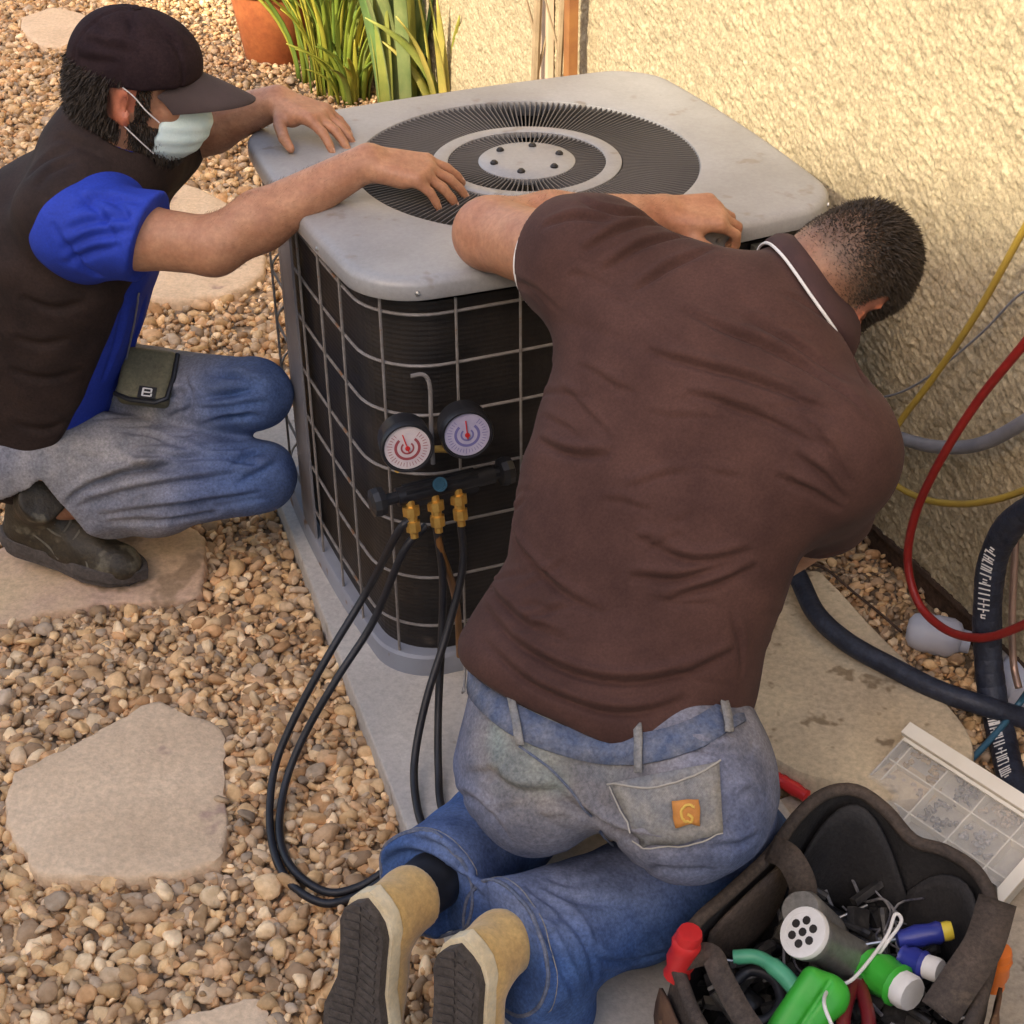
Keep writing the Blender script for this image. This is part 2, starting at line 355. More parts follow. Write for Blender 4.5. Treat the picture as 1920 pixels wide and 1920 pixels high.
        return mesh_np(name, vert, F, mt, parent, True, None if colfn is None else colfn(vert, normals(vert, F)))
def normals(V, F):
    n = np.cross(V[F[:, 2]]-V[F[:, 0]], V[F[:, 3]]-V[F[:, 1]]); N = np.zeros_like(V)
    for e in range(4):
        for d in range(3): N[:, d] += np.bincount(F[:, e], n[:, d], len(V))
    return N/np.maximum(np.linalg.norm(N, axis=1)[:, None], 1e-12)
_w = [(nrm(RNG.normal(size=3)), RNG.uniform(0, 6.28)) for _ in range(14)]
def wob(P, f, n=7, seed=0):
    """smooth wobble between -1 and 1"""
    q = P*f; q = q+.8*np.sin(q[..., [1, 2, 0]]*1.3+seed); r = 0
    for d, ph in _w[:n]: r = r+np.sin(q@d*1.7+ph+seed*2.1)
    return r/n*1.6
def polydist(P, L):
    best = np.full(len(P), 9.); tt = np.zeros(len(P)); m = len(L)-1
    for i in range(m):
        ab = L[i+1]-L[i]; t = np.clip(((P-L[i])@ab)/max(ab@ab, 1e-9), 0, 1); d = np.linalg.norm(P-L[i]-t[:, None]*ab, axis=1)
        up = d < best; best = np.where(up, d, best); tt = np.where(up, (i+t)/m, tt)
    return best, tt
def creases(V, F, lines, depth=.007, w=.008):
    """cloth folds: each line is a valley with a ridge beside it; lines are picked as seen and laid onto the nearest cloth surface"""
    N = normals(V, F); px, py, dist = project(V); facing = ((V-A(0, 0, CAM_H))*N).sum(1) < 0; out = np.zeros(len(V))
    for ln in lines:
        amp = 1.
        if isinstance(ln[0], (int, float)): amp, ln = ln[0], ln[1]
        pts = []
        for q in catmull([(x, y, 0) for x, y in ln], 4):
            e = np.hypot(px-q[0], py-q[1])+np.where(facing, 0, 1e4); c = np.nonzero(e < 9)[0]
            if len(c) == 0: c = [e.argmin()]
            pts.append(V[c[np.argmin(dist[c])]] if len(c) > 1 else V[c[0]])
        L = np.array(pts); L[1:-1] = (L[:-2]+2*L[1:-1]+L[2:])/4; near = np.nonzero((np.abs(V-L.mean(0)).max(1) < np.abs(L-L.mean(0)).max()+.06))[0]
        if len(near) == 0: continue
        d, t = polydist(V[near], L); fade = np.sin(PI*np.clip(t, .0, 1))**.6; up = L+nrm(U0)*w*2.2; d2, _ = polydist(V[near], up)
        out[near] += amp*fade*(-depth*np.exp(-(d/w)**2)+.75*depth*np.exp(-(d2/(w*1.3))**2))
    return V+N*out[:, None]

# ------------------------------------------------------------------ the setting
def grid_mesh(name, O, X, Y, nx, ny, hfn, mt, Z, parent=None):
    u, v = np.meshgrid(np.linspace(0, 1, nx), np.linspace(0, 1, ny), indexing='ij'); P = O+u[..., None]*X+v[..., None]*Y; P = P.reshape(-1, 3); P = P+np.outer(hfn(P), Z)
    i = np.arange(nx*ny).reshape(nx, ny); F = np.stack([i[:-1, :-1], i[1:, :-1], i[1:, 1:], i[:-1, 1:]], -1).reshape(-1, 4)
    return mesh_np(name, P, F, mt, parent)
tag(grid_mesh('ground', A(-60, -60, 0), A(120, 0, 0), A(0, 120, 0), 3, 3, lambda P: np.zeros(len(P)), M['soil'], EZ), kind='structure')

# house wall: coarse stucco over a dark recessed footing
wall = thing('house_wall', 'cream stucco house wall lit by the sun along the gravel bed', 'wall'); wall.location = (0, 0, 0)
WB = A(*WALL0); WB[2] = 0
def stucco_h(P):
    return .0030*wob(P, 7, 5, 6)+.0020*wob(P, 95, 8, 1)+.0036*np.maximum(wob(P, 215, 9, 2), -.15)*(.75+.5*wob(P, 11, 5, 8))+.0020*wob(P, 400, 7, 3)
grid_mesh('stucco_face', WB+EX*.95+EZ*.085, -EX*5.0, EZ*1.30, 1450, 350, stucco_h, M['stucco'], -EY, wall)
b = MB(); b.box(WB+EY*.13-EX*2+EZ*1.36, (6, .126, 1.275), EX, EY, EZ); b.build('wall_body', M['stucco'], wall)
b = MB(); b.box(WB+EY*.14-EX*2+EZ*.04, (6, .12, .06), EX, EY, EZ); b.build('footing', M['foot'], wall)
b = MB(); b.box(WB+EY*.02-EX*2+EZ*.078, (6, .022, .006), EX, EY, EZ); b.build('weep_screed', M['foot'], wall)
# house added out of view behind the camera, eave set to shade the men
EAVE = A(.627, 2.953, .70)+nrm(SUN)*8.2; EH = nrm(A(.71, -.704, 0)); EN = A(EH[1], -EH[0], 0)
if EN@A(-1, -1, 0) < 0: EN = -EN
nh = thing('unseen_shade_house', 'unseen house added so that its roof shades the yard', 'house')
b = MB(); b.box(EAVE+EN*4.5-EZ*(EAVE[2]/2+.1), (9, 4, EAVE[2]/2-.1), EH, EN, EZ); b.build('wall', M['house'], nh)
b = MB(); b.add([EAVE+EH*s*9.6+EN*d+EZ*h for s in (-1, 1) for d, h in ((0, 0), (0, -.15), (9, -.15), (9, 0), (4.5, .9))], [(0, 1, 2, 3, 4), (5, 6, 7, 8, 9), (0, 1, 6, 5), (1, 2, 7, 6), (2, 3, 8, 7), (3, 4, 9, 8), (4, 0, 5, 9)]); b.build('roof', M['roof'], nh)

# flagstones
def flagstone(px, label, mt='flag', h=.03):
    P = np.array([at(x, y, h)[:2] for x, y in px]); c = P.mean(0); Q = catmull([(*p, 0) for p in np.vstack([P, P[:1]])], 9)[:-1, :2]
    Q = Q+RNG.normal(size=Q.shape)*.0018+(Q-c)*(.022*wob(np.c_[Q, np.zeros(len(Q))], 42, 6, len(px)))[:, None]; t = thing('flagstone', label, 'stepping stone', 'flagstones in the gravel'); t.location = (*c, 0)
    V = []; F = []; n = len(Q); L = Q-c; rings = [(1.0, -.02), (1.01, h*.35), (1.0, h*.75), (.985, h*.95), (.95, h), (.8, h), (.6, h), (.4, h), (.2, h)]
    for s, z in rings:
        q = L*s; zz = z+(.0055*wob(np.c_[q+c, np.zeros(n)], 9, 6, len(px))+.0022*wob(np.c_[q+c, np.zeros(n)], 55, 6, 2))*(s < .99)
        V += [(*a, b) for a, b in zip(q, np.broadcast_to(zz, n))]
    for r in range(len(rings)-1): F += [(r*n+k, r*n+(k+1) % n, (r+1)*n+(k+1) % n, (r+1)*n+k) for k in range(n)]
    m = MB(); m.add(V, F+[tuple(range((len(rings)-1)*n, len(rings)*n))]); m.build('slab', M[mt], t, True, 60)
    return Q
FLAGS = []
FLAGS.append(flagstone([(25, 1452), (160, 1385), (290, 1313), (345, 1340), (412, 1362), (420, 1480), (423, 1585), (370, 1630), (240, 1642), (90, 1642), (45, 1600), (8, 1520)], 'large pinkish flagstone lying alone in the gravel'))
FLAGS.append(flagstone([(-40, 1060), (40, 1010), (180, 1000), (330, 980), (378, 1000), (384, 1060), (360, 1118), (200, 1128), (80, 1150), (-40, 1160)], 'ochre flagstone under the dark work boot', 'flag2'))
FLAGS.append(flagstone([(255, 350), (330, 338), (420, 375), (480, 450), (496, 505), (440, 545), (330, 562), (250, 540), (215, 450)], 'pale flagstone half hidden behind the reaching arm'))
FLAGS.append(flagstone([(300, 1915), (380, 1890), (490, 1872), (497, 1960), (450, 2050), (310, 2050)], 'flagstone beside the boot sole, mostly out of view'))
FLAGS.append(flagstone([(40, 30), (110, 15), (190, 40), (180, 75), (90, 85), (45, 60)], 'small pinkish flagstone far behind the dark cap'))

# concrete under the unit and beside it
PADZ = .06
padL0 = A(-.50, 2.86); pd = nrm(A(.314, -.949)); pn = A(-pd[1], pd[0]); pn = pn if pn[0] > 0 else -pn
pad = [padL0-pd*.36, padL0+pd*2.6, padL0+pd*2.6+pn*.62, padL0+pd*1.05+pn*.60, padL0+pd*.80+pn*.93, padL0-pd*.36+pn*.93]
t = thing('equipment_pad', 'pale grey concrete pad carrying the condenser and the kneeling man', 'pad')
b = MB(); b.prism(pad, -.03, PADZ, .008); b.build('slab', M['conc'], t, False)
slab_px = [(1402, 1190), (1440, 1110), (1520, 1066), (1560, 1090), (1640, 1175), (1740, 1275), (1825, 1385), (1800, 1470), (1700, 1500), (1630, 1490), (1560, 1465), (1480, 1437), (1422, 1375)]
sp = np.array([at(x, y, .075)[:2] for x, y in slab_px]); sq = catmull([(*p, 0) for p in np.vstack([sp, sp[:1]])], 5)[:-1, :2]
t = thing('concrete_slab', 'tan rounded concrete slab under the black drain tube', 'slab'); b = MB(); b.prism(sq, -.02, .075, .012); b.build('slab', M['slab'], t, True, 30)
wk = [at(1180, 2100, .02)[:2], at(1330, 1560, .02)[:2], at(1480, 1490, .02)[:2], at(1800, 1500, .02)[:2], at(2300, 1800, .02)[:2], at(2300, 2400, .02)[:2]]
b = MB(); b.prism(wk, -.02, .022, .004); tag(b.build('walkway', M['walk']), kind='structure')

# gravel
def inside(P, poly):
    r = np.zeros(len(P), bool); n = len(poly)
    for i in range(n):
        a, c = poly[i], poly[(i+1) % n]; m = ((a[1] > P[:, 1]) != (c[1] > P[:, 1])) & (P[:, 0] < (c[0]-a[0])*(P[:, 1]-a[1])/(c[1]-a[1]+1e-12)+a[0]); r ^= m
    return r
def gravel():
    bm = bmesh.new(); bmesh.ops.create_icosphere(bm, subdivisions=2, radius=1); v2 = np.array([v.co[:] for v in bm.verts]); f2 = np.array([[v.index for v in f.verts] for f in bm.faces]); bm.free()
    bm = bmesh.new(); bmesh.ops.create_icosphere(bm, subdivisions=1, radius=1); v1 = np.array([v.co[:] for v in bm.verts]); f1 = np.array([[v.index for v in f.verts] for f in bm.faces]); bm.free()
    pal = np.array([(.62, .45, .27), (.50, .36, .22), (.72, .57, .38), (.42, .31, .21), (.60, .43, .28), (.56, .45, .33), (.36, .27, .19), (.70, .52, .31), (.44, .37, .30), (.54, .35, .20), (.78, .65, .47)])
    pts = []
    for layer, (sp, z) in enumerate(((.0165, .004), (.0205, .011), (.032, .017))):
        ys = np.arange(1.25, 7.4, sp); L = []
        for y in ys:
            st = sp*(1 if y < 3.2 else 1.45); 
            if y > 3.2 and RNG.random() < .3: continue
            xs = np.arange(-.50*y-.45, min(.42*y+.2, 1.25), st); L.append(np.c_[xs+RNG.normal(size=len(xs))*st*.33, np.full(len(xs), y)+RNG.normal(size=len(xs))*st*.33])
        p = np.vstack(L); s = np.clip(RNG.lognormal(math.log(.0106), .36, len(p)), .004, .025); s[p[:, 1] > 3.2] *= 1.25
        pts.append(np.c_[p, np.full(len(p), z)+RNG.normal(size=len(p))*.003, s])
    P = np.vstack(pts); ok = np.ones(len(P), bool)
    for q in FLAGS: ok &= ~inside(P[:, :2], q.mean(0)+(q-q.mean(0))*.97)
    for q in (np.array(pad), sq, np.array(wk)): ok &= ~inside(P[:, :2], q)
    ok &= (P[:, :2]-WB[:2])@EY[:2] < .02                                # nothing inside the wall
    P = P[ok]; px, py, w = project(P[:, :3]); P = P[(px > -420) & (px < 2250) & (py < 2080) & (py > -90)]
    right = (P[:, :2]-A(.45, 2.2))@EY[:2] > -.12                         # smaller chips in the strip along the wall
    P[right, 3] *= .72
    near = P[:, 1] < 2.75; out = []
    VV = []; FF = []; CC = []; o = 0
    for m, v0, f0 in ((near, v2, f2), (~near, v1, f1)):
        q = P[m]; n = len(q); k = len(v0)
        ax = RNG.normal(size=(n, 4)); ax /= np.linalg.norm(ax, axis=1)[:, None]; a, b_, c, d = ax.T
        R = np.stack([1-2*(c*c+d*d), 2*(b_*c-a*d), 2*(b_*d+a*c), 2*(b_*c+a*d), 1-2*(b_*b_+d*d), 2*(c*d-a*b_), 2*(b_*d-a*c), 2*(c*d+a*b_), 1-2*(b_*b_+c*c)], -1).reshape(n, 3, 3)
        v = np.repeat(v0[None], n, 0)
        for _ in range(7):
            pn_ = RNG.normal(size=(n, 1, 3)); pn_ /= np.linalg.norm(pn_, axis=-1, keepdims=True); lim = RNG.uniform(.42, .80, (n, 1)); dd = (v*pn_).sum(-1)-lim; v = v-np.maximum(dd, 0)[..., None]*pn_
        v = v*(1+(.10 if k < 20 else .045)*RNG.normal(size=(n, k, 1)))
        v = v*np.stack([RNG.uniform(.9, 1.35, n), RNG.uniform(.75, 1.1, n), RNG.uniform(.5, .85, n)], -1)[:, None]
        v = np.einsum('nij,nkj->nki', R, v)*q[:, 3][:, None, None]*1.12; v[..., 2] *= .8; v = v+q[:, None, :3]
        col = pal[RNG.integers(0, len(pal), n)]*RNG.uniform(.75, 1.3, (n, 1))*A(1.16, 1.05, .90)
        VV.append(v.reshape(-1, 3)); FF.append((f0[None]+(np.arange(n)*k)[:, None, None]).reshape(-1, 3)+o); CC.append(np.repeat(col, k, 0)); o += n*k
    F = np.vstack(FF); print('gravel stones', len(P), 'tris', len(F))
    ob = mesh_np('gravel', np.vstack(VV), F, M['pebble'], None, True, np.vstack(CC)); tag(ob, 'tan and brown crushed gravel covering the yard', 'gravel', kind='stuff')
gravel()

# ------------------------------------------------------------------ the condenser
UC = A(.0315, 2.7332, 0); LIDZ = .85; HX, HY = .402, .445
def uw(x, y, z): return UC+EX*x+EY*y+EZ*z
def outline(hx, hy, r, bow, n=192):
    """rounded square, sides slightly bowed; points by angle"""
    Q = []
    seg = [(hx-r, hy-r, 0), (-(hx-r), hy-r, 90), (-(hx-r), -(hy-r), 180), (hx-r, -(hy-r), 270)]; k = 16
    for i, (cx, cy, a0) in enumerate(seg):
        for j in range(k+1): a = math.radians(a0+90*j/k); Q.append((cx+r*math.cos(a), cy+r*math.sin(a)))
        nx, ny, na = seg[(i+1) % 4]; e = Q[-1]; a = math.radians(na); f = (nx+r*math.cos(a), ny+r*math.sin(a))
        for j in range(1, 14): t = j/14; Q.append((e[0]+(f[0]-e[0])*t, e[1]+(f[1]-e[1])*t))
    Q = np.array(Q); x, y = Q[:, 0].copy(), Q[:, 1].copy()
    Q[:, 0] = x-bow*(y/hy)**2*np.clip(x/hx, -1, 1); Q[:, 1] = y-bow*(x/hx)**2*np.clip(y/hy, -1, 1)
    Q = np.vstack([Q, Q[:1]]); s = np.r_[0, np.cumsum(np.linalg.norm(np.diff(Q, axis=0), axis=1))]; u = np.linspace(0, s[-1], n, endpoint=False)
    return np.c_[np.interp(u, s, Q[:, 0]), np.interp(u, s, Q[:, 1])], s[-1]
unit = thing('air_conditioner', 'grey square outdoor air conditioning condenser with round fan grille', 'air conditioner')
def rings_mesh(name, rings, m, parent, smooth=True, angle=35, closed=False):
    n = len(rings[0][0]); V = []; F = []
    for q, z in rings: V += [uw(a[0], a[1], zz) for a, zz in zip(q, np.broadcast_to(z, n))]
    for r in range(len(rings)-1): F += [(r*n+k, r*n+(k+1) % n, (r+1)*n+(k+1) % n, (r+1)*n+k) for k in range(n)]
    b = MB(); b.add(V, F); return b.build(name, m, parent, smooth, angle)
def O(ins, r=.10, bow=.02): return outline(HX-ins, HY-ins, max(r-ins*.5, .02), bow)[0]
o0 = O(0); fang = np.arctan2(o0[:, 1], o0[:, 0])
circ = lambda r: np.c_[np.cos(fang)*r, np.sin(fang)*r]
FR = .306
dish = lambda q: LIDZ
lr = [(O(.03), .80), (O(.014), .816), (O(.001), .816), (O(0), .819), (O(0), .838), (O(.0015), .842), (O(.005), .847), (O(.011), .8495), (O(.022), .850)]
for t in (.25, .5, .75, 1): lr.append((O(.022)*(1-t)+circ(FR+.006)*t, LIDZ+.0015*math.sin(PI*t)))
lr += [(circ(FR+.002), LIDZ-.001), (circ(FR), LIDZ-.006), (circ(FR), LIDZ-.03)]
lid_o = rings_mesh('lid', lr, M['lid'], unit, True, 50)
def disc_ring(name, ra, rb, z0, z1, m, n=96):
    a = np.linspace(0, 2*PI, n, endpoint=False); c = lambda r: np.c_[np.cos(a)*r, np.sin(a)*r]
    return rings_mesh(name, [(c(ra), z0), (c(ra), z1-.001), (c(ra+.002), z1), (c(rb-.002), z1), (c(rb), z1-.001), (c(rb), z0)], m, unit, True, 40)
disc_ring('guard_ring', .141, .169, .838, .850, M['lid'])
a = np.linspace(0, 2*PI, 64, endpoint=False); c = lambda r: np.c_[np.cos(a)*r, np.sin(a)*r]
rings_mesh('hub_disc', [(c(.0865), .838), (c(.0865), .849), (c(.084), .851), (c(.05), .853), (c(.0005), .854)], M['lid'], unit, True, 40)
vm = MB(); vm.box((.2385, 0, 0), (.0675, .0009, .010)); v0 = vm.build('vane', M['vane'], unit)
for k in range(176):
    o = v0 if k == 0 else link(v0.copy(), unit)
    o.location = uw(0, 0, .838); o.rotation_euler = (0, 0, 2*PI*k/176)
iv = MB()
for k in range(88):
    an = 2*PI*k/88; d = A(math.cos(an), math.sin(an), 0); iv.box(uw(0, 0, .838)+d*.114, (.0285, .0009, .010), d, A(-d[1], d[0], 0))
tag(iv.build('inner_vanes', M['vane'], unit), kind='stuff')
for k in range(6):
    b = MB(); an = k*PI/3+.35; p = uw(0, 0, .852)+A(math.cos(an), math.sin(an), 0)*.062; b.lathe(p, EZ, [(.007, 0), (.007, .003), (.004, .006), (0, .006)], 10); b.build('screw', M['coil'], unit, True)
for k in range(6, 192, 16):
    q_ = o0[k % len(o0)]; n_ = nrm(A(*(EX[:2]*q_[0]+EY[:2]*q_[1]), 0)); b = MB(); b.lathe(uw(q_[0]*.998, q_[1]*.998, .829), n_, [(.0045, 0), (.0045, .003), (.002, .0042), (0, .0042)], 6); b.build('screw', M['steel'], unit)
b = MB(); b.lathe(uw(0, 0, .6), EZ, [(.309, 0), (.309, .24), (.307, .24), (.307, .002), (0, .002)], 48); b.build('fan_shroud', M['black'], unit, True)
b = MB(); b.lathe(uw(0, 0, .68), EZ, [(.07, 0), (.07, .1), (.06, .12), (0, .12)], 24); b.build('fan_motor', M['black'], unit, True)
for k in range(3):
    b = MB(); an = 2*PI*k/3+.5; V = []
    for i in range(7):
        r = .06+.235*i/6
        for j in range(5): th = an+(j/4-.5)*1.1; V.append(uw(0, 0, .74+.07*(j/4-.5))+A(math.cos(th), math.sin(th), 0)*r)
    b.add(V+[v-EZ*.003 for v in V], [(i*5+j, i*5+j+1, i*5+j+6, i*5+j+5) for i in range(6) for j in range(4)]+[(35+i*5+j, 35+i*5+j+5, 35+i*5+j+6, 35+i*5+j+1) for i in range(6) for j in range(4)])
    b.build('fan_blade', M['coil'], unit, True)
# coil behind the wire guard: fine horizontal fins
cr = []
for i in range(160):
    z = .095+i*.0044; cr.append((O(.036+(.0004 if i % 2 else 0), .115, .014), z))
rings_mesh('coil', cr, M['coil'], unit, False)
M['pan'] = mat('base_pan_sky_tint', (.27, .29, .34), (.23, .24, .28), 8, .5, .1, 60, spots=((.16, .09, .05), 13, .6))  # sky's blue cast put into the grey; rust spots are the pan's own
rings_mesh('base_pan', [(O(.02), .058), (O(.012), .06), (O(.012), .098), (O(.016), .103), (O(.06), .104)], M['pan'], unit, True, 40)
CO, CL = outline(HX-.022, HY-.022, .11, .014, 192)
hm = MB(); hm.tube([uw(q[0], q[1], 0) for q in np.vstack([CO, CO[:1]])], .0027, 6, False); w0 = hm.build('guard_wire', M['wire'], unit, True)
for k, z in enumerate((.085, .166, .271, .383, .485, .598, .689, .780)):
    o = w0 if k == 0 else link(w0.copy(), unit); o.location = (0, 0, z)
pxs = project(np.array([uw(q[0]*1.008, q[1]*1.008, .79) for q in CO]))
front = np.array([(A(0, 0, CAM_H)-uw(q[0], q[1], .79))@(uw(q[0], q[1], 0)-UC) > 0 for q in CO]); i0 = np.argmin(np.abs(pxs[0]-709)+np.where(front, 0, 9999))
vm = MB(); vm.tube([A(0, 0, 0), A(0, 0, .72)], .0026, 6); v1 = vm.build('guard_wire', M['wire'], unit, True); nv = round(CL/.118)
for k in range(nv):
    q = CO[(i0+round(k*192/nv)) % 192]*1.009; o = v1 if k == 0 else link(v1.copy(), unit); o.location = uw(q[0], q[1], .085)
# left corner post and the louvred service panel at the right of the front
iL = np.argmin(pxs[0]+np.where(front, 0, 9999)); seg = [CO[(iL+j) % 192]*1.014 for j in range(-4, 3)]
b = MB(); b.add([uw(q[0]*s, q[1]*s, z) for s in (1, .99) for z in (.08, .80) for q in seg], [(j, j+1, 8+j, 7+j) for j in range(6)]+[(14+j, 21+j, 22+j, 15+j) for j in range(6)]+[(0, 7, 21, 14), (6, 20, 27, 13)]); b.build('corner_post', M['conduit'], unit, True)
b = MB(); b.box(uw(HX-.022, .335, .45), (.012, .085, .345), EX, EY, EZ); sp_ = b.build('service_panel', M['panel'], unit)
for k in range(5):
    b = MB(); b.box(uw(HX-.008, .335, .77-.028*k), (.004, .07, .007), nrm(EX-EZ*.4), EY, nrm(EZ+EX*.4)); b.build('louver', M['panel'], sp_)

# ------------------------------------------------------------------ manifold gauges hanging on the guard
def face(px, py, d=.0):
    r = ray(px, py); c = UC+EX*(HX-.02+d)-A(0, 0, CAM_H); t = (c@EX)/(r@EX); p = r*t; p[2] += CAM_H; return p
gs = thing('manifold_gauge_set', 'black manifold with two round dial gauges hanging from the wire guard', 'gauge set')
GA = nrm(-CF*.86+CR*.22-CU*.46)
M['dial'] = mat('dial_face', (.66, .58, .56), (.56, .48, .50), 40, .35); M['dialink'] = mat('dial_print', (.30, .06, .07), None, rough=.5); M['dialblue'] = mat('dial_print_blue', (.16, .15, .36), None, rough=.5)
M['dial2'] = mat('dial_face_low', (.50, .47, .60), (.40, .37, .52), 40, .35)
def gauge(px, py, dialm, ink, ang):
    c = face(px, py, .085); b = MB(); b.lathe(c-GA*.048, GA, [(.030, 0), (.041, .004), (.0425, .034), (.0435, .046), (.041, .052), (.0385, .052), (.0375, .047), (0, .047)], 36); g = b.build('gauge', M['black'], gs, True, 40)
    u = nrm(np.cross(GA, EZ)); w = np.cross(u, GA); w = -w if w[2] < 0 else w
    b = MB(); b.lathe(c-GA*.0005, GA, [(.0365, 0), (.0365, .0008), (0, .0008)], 36); b.build('dial', dialm, g)
    b = MB()
    for ra, rb in ((.0165, .021), (.008, .011)):
        k = 40; P = []
        for j in range(k+1): t = math.radians(-230+280*j/k); P += [c+GA*.0006+(u*math.cos(t)+w*math.sin(t))*r for r in (ra, rb)]
        b.add(P, [(2*j, 2*j+1, 2*j+3, 2*j+2) for j in range(k)])
    for j in range(30):
        t = math.radians(-230+280*j/29); d = u*math.cos(t)+w*math.sin(t); n = np.cross(GA, d); b.box(c+GA*.0006+d*.0285, (.003 if j % 5 else .0045, .0004, .0002), d, n, GA)
    b.build('scale_marks', ink, g)
    b = MB(); d = u*math.cos(ang)+w*math.sin(ang); b.box(c+GA*.002+d*.009, (.016, .0009, .0006), d, np.cross(GA, d), GA); b.lathe(c+GA*.001, GA, [(.004, 0), (.004, .002), (0, .002)], 12); b.build('needle', M['redp'], g)
gauge(764, 840, M['dial'], M['dialink'], 1.3); gauge(876, 815, M['dial2'], M['dialblue'], 1.5)
ml, mr = face(722, 938, .055), face(935, 886, .055); md = nrm(mr-ml)
b = MB(); b.tube([ml+md*.02, mr-md*.01], .0155, 14); b.box(face(826, 915, .055), (.062, .013, .016), md, EX, np.cross(md, EX)); b.build('manifold_body', M['black'], gs, True)
for p, s in ((ml, -1), (mr, 1)):
    b = MB(); b.lathe(p+md*s*.0, md*s, [(.010, -.02), (.010, 0), (.023, .002), (.025, .012), (.023, .022), (.012, .026), (0, .026)], 10); b.build('valve_knob', M['black'], gs)
b = MB(); b.lathe(face(824, 908, .076), nrm(EX+EZ*.5), [(.012, 0), (.012, .004), (.008, .004), (.008, .001), (0, .001)], 20); b.build('sight_glass', M['tealw'], gs, True)
for (x, y) in ((770, 950), (816, 940), (859, 928)):
    p = face(x, y, .066); dn = nrm(A(0, 0, -1)+EX*.25); b = MB(); b.lathe(p-dn*.012, dn, [(.008, 0), (.008, .010), (.0145, .011), (.0145, .026), (.009, .028), (.009, .036), (.0125, .037), (.0125, .054), (.007, .057), (.007, .066)], 8); b.build('brass_fitting', M['brass'], gs)
hk = [face(770, 705, .012), face(795, 703, .015), face(806, 725, .02), face(808, 780, .03), face(812, 870, .045)]
b = MB(); b.tube(catmull(hk, 6), .0036, 8); b.build('hook', M['wire'], gs, True)
b = MB(); b.tube(catmull([face(745, 880, .06), face(760, 868, .03), face(815, 842, .03), face(880, 850, .05)], 5), .006, 8); b.build('gauge_stem', M['brass'], gs, True)

def hose(name, label, pts, r, m, group=None, n=8, sides=10, cat='hose'):
    b = MB(); b.tube(catmull(pts, n), r, sides); return tag(b.build(name, m, None, True), label, cat, group)
HG = 'black refrigerant hoses from the manifold'
f1, f2, f3 = face(745, 1000, .065), face(756, 1035, .07), face(860, 1010, .065)
hose('refrigerant_hose', 'outer of two black hoses looping across the gravel to the boot sole', [face(768, 975, .07), f1, at(690, 1105, .30), at(612, 1235, .21), at(548, 1355, .12), at(513, 1450, .06), at(507, 1560, .028), at(535, 1645, .026), at(600, 1692, .026), at(665, 1682, .03), at(720, 1650, .05)], .0068, M['rubber'], HG)
hose('refrigerant_hose', 'inner of two black hoses looping across the gravel', [face(800, 985, .068), f2, at(700, 1165, .27), at(630, 1275, .19), at(570, 1380, .11), at(535, 1470, .055), at(524, 1560, .03), at(548, 1628, .03), at(610, 1672, .028), at(670, 1664, .035), at(720, 1635, .05)], .0068, M['rubber'], HG)
hose('refrigerant_hose', 'black hose bowing down beside the denim thigh onto the pad', [face(862, 965, .07), face(868, 1060, .085), at(840, 1180, .26), at(800, 1310, .17), at(778, 1420, .10), at(780, 1500, .075), at(800, 1560, .072), at(850, 1600, .072)], .0068, M['rubber'], HG)
hose('refrigerant_hose', 'straight black hose hanging between the fittings and the pad', [face(818, 985, .07), face(830, 1080, .08), at(828, 1200, .23), at(822, 1330, .14), at(822, 1440, .085), at(830, 1520, .072), at(870, 1560, .072)], .0068, M['rubber'], HG)
M['brownhose'] = mat('amber_hose', (.20, .09, .025), (.15, .07, .02), 20, .4)
hose('charging_hose', 'short amber hose below the middle brass fitting', [face(817, 978, .068), face(826, 1030, .075), face(845, 1085, .07), face(858, 1150, .05), face(862, 1230, .045)], .0062, M['brownhose'])

# ------------------------------------------------------------------ people
NAILS = []
def hand(wr, d, n, thumb, curl, spread=(.12, .03, -.05, -.14), s=1., tcurl=(.25, .3), tang=.7, lift=0):
    """palm, four jointed fingers and a thumb. d along the palm, n out of the back of the hand, thumb = side vector"""
    d = nrm(d); n = nrm(n-d*(n@d)); x = nrm(thumb-d*(thumb@d)-n*(thumb@n)); W = lambda a, b, c: wr+(x*a+d*b+n*c)*s
    kn = [(.031, .090), (.010, .095), (-.011, .091), (-.030, .082)]; wx = (.017, .006, -.006, -.015); L = (.074, .083, .077, .060)
    palm = []
    for i in range(4): palm += [cone(W(wx[i], 0, 0), W(kn[i][0], kn[i][1], .002), .0165*s, .0125*s)]
    palm += [cone(W(.010, .012, -.008), W(.030, .052, -.010), .017*s, .014*s), cone(W(-.014, .015, -.006), W(-.024, .06, -.008), .016*s, .012*s)]
    g = [('palm', palm)]
    for i in range(4):
        p = W(kn[i][0], kn[i][1], .001); a = 0.; c = curl[i] if not isinstance(curl[i], (int, float)) else (curl[i], curl[i]*1.1, curl[i]*.7); ch = [p]; rs = [.0100*s]
        for j, f in enumerate((.46, .30, .24)):
            a += c[j]; dd = nrm((d*math.cos(spread[i])+x*math.sin(spread[i]))*math.cos(a)-n*math.sin(a)); p = p+dd*L[i]*f*s; ch.append(p); rs.append((.0088, .0078, .0064)[j]*s*(.9 if i == 3 else 1))
        NAILS.append((ch[-1]-dd*.003*s, dd, nrm(n*math.cos(a)+d*math.sin(a)), rs[-1])); g.append(('f', chain(ch, rs)))
    p = W(.022, .022, -.008); dd = nrm(d*math.cos(tang)+x*math.sin(tang)-n*.25); ch = [p]; rs = [.0135*s]
    for j, l in enumerate((.040, .033, .027)):
        ch.append(p+dd*l*s); p = ch[-1]; rs.append((.0112, .0102, .0078)[j]*s); k = tcurl[j] if j < 2 else 0; dd = nrm(dd*math.cos(k)+(d*.8-x*.5-n*.3)*math.sin(k))
    g.append(('f', chain(ch, rs)))
    return g
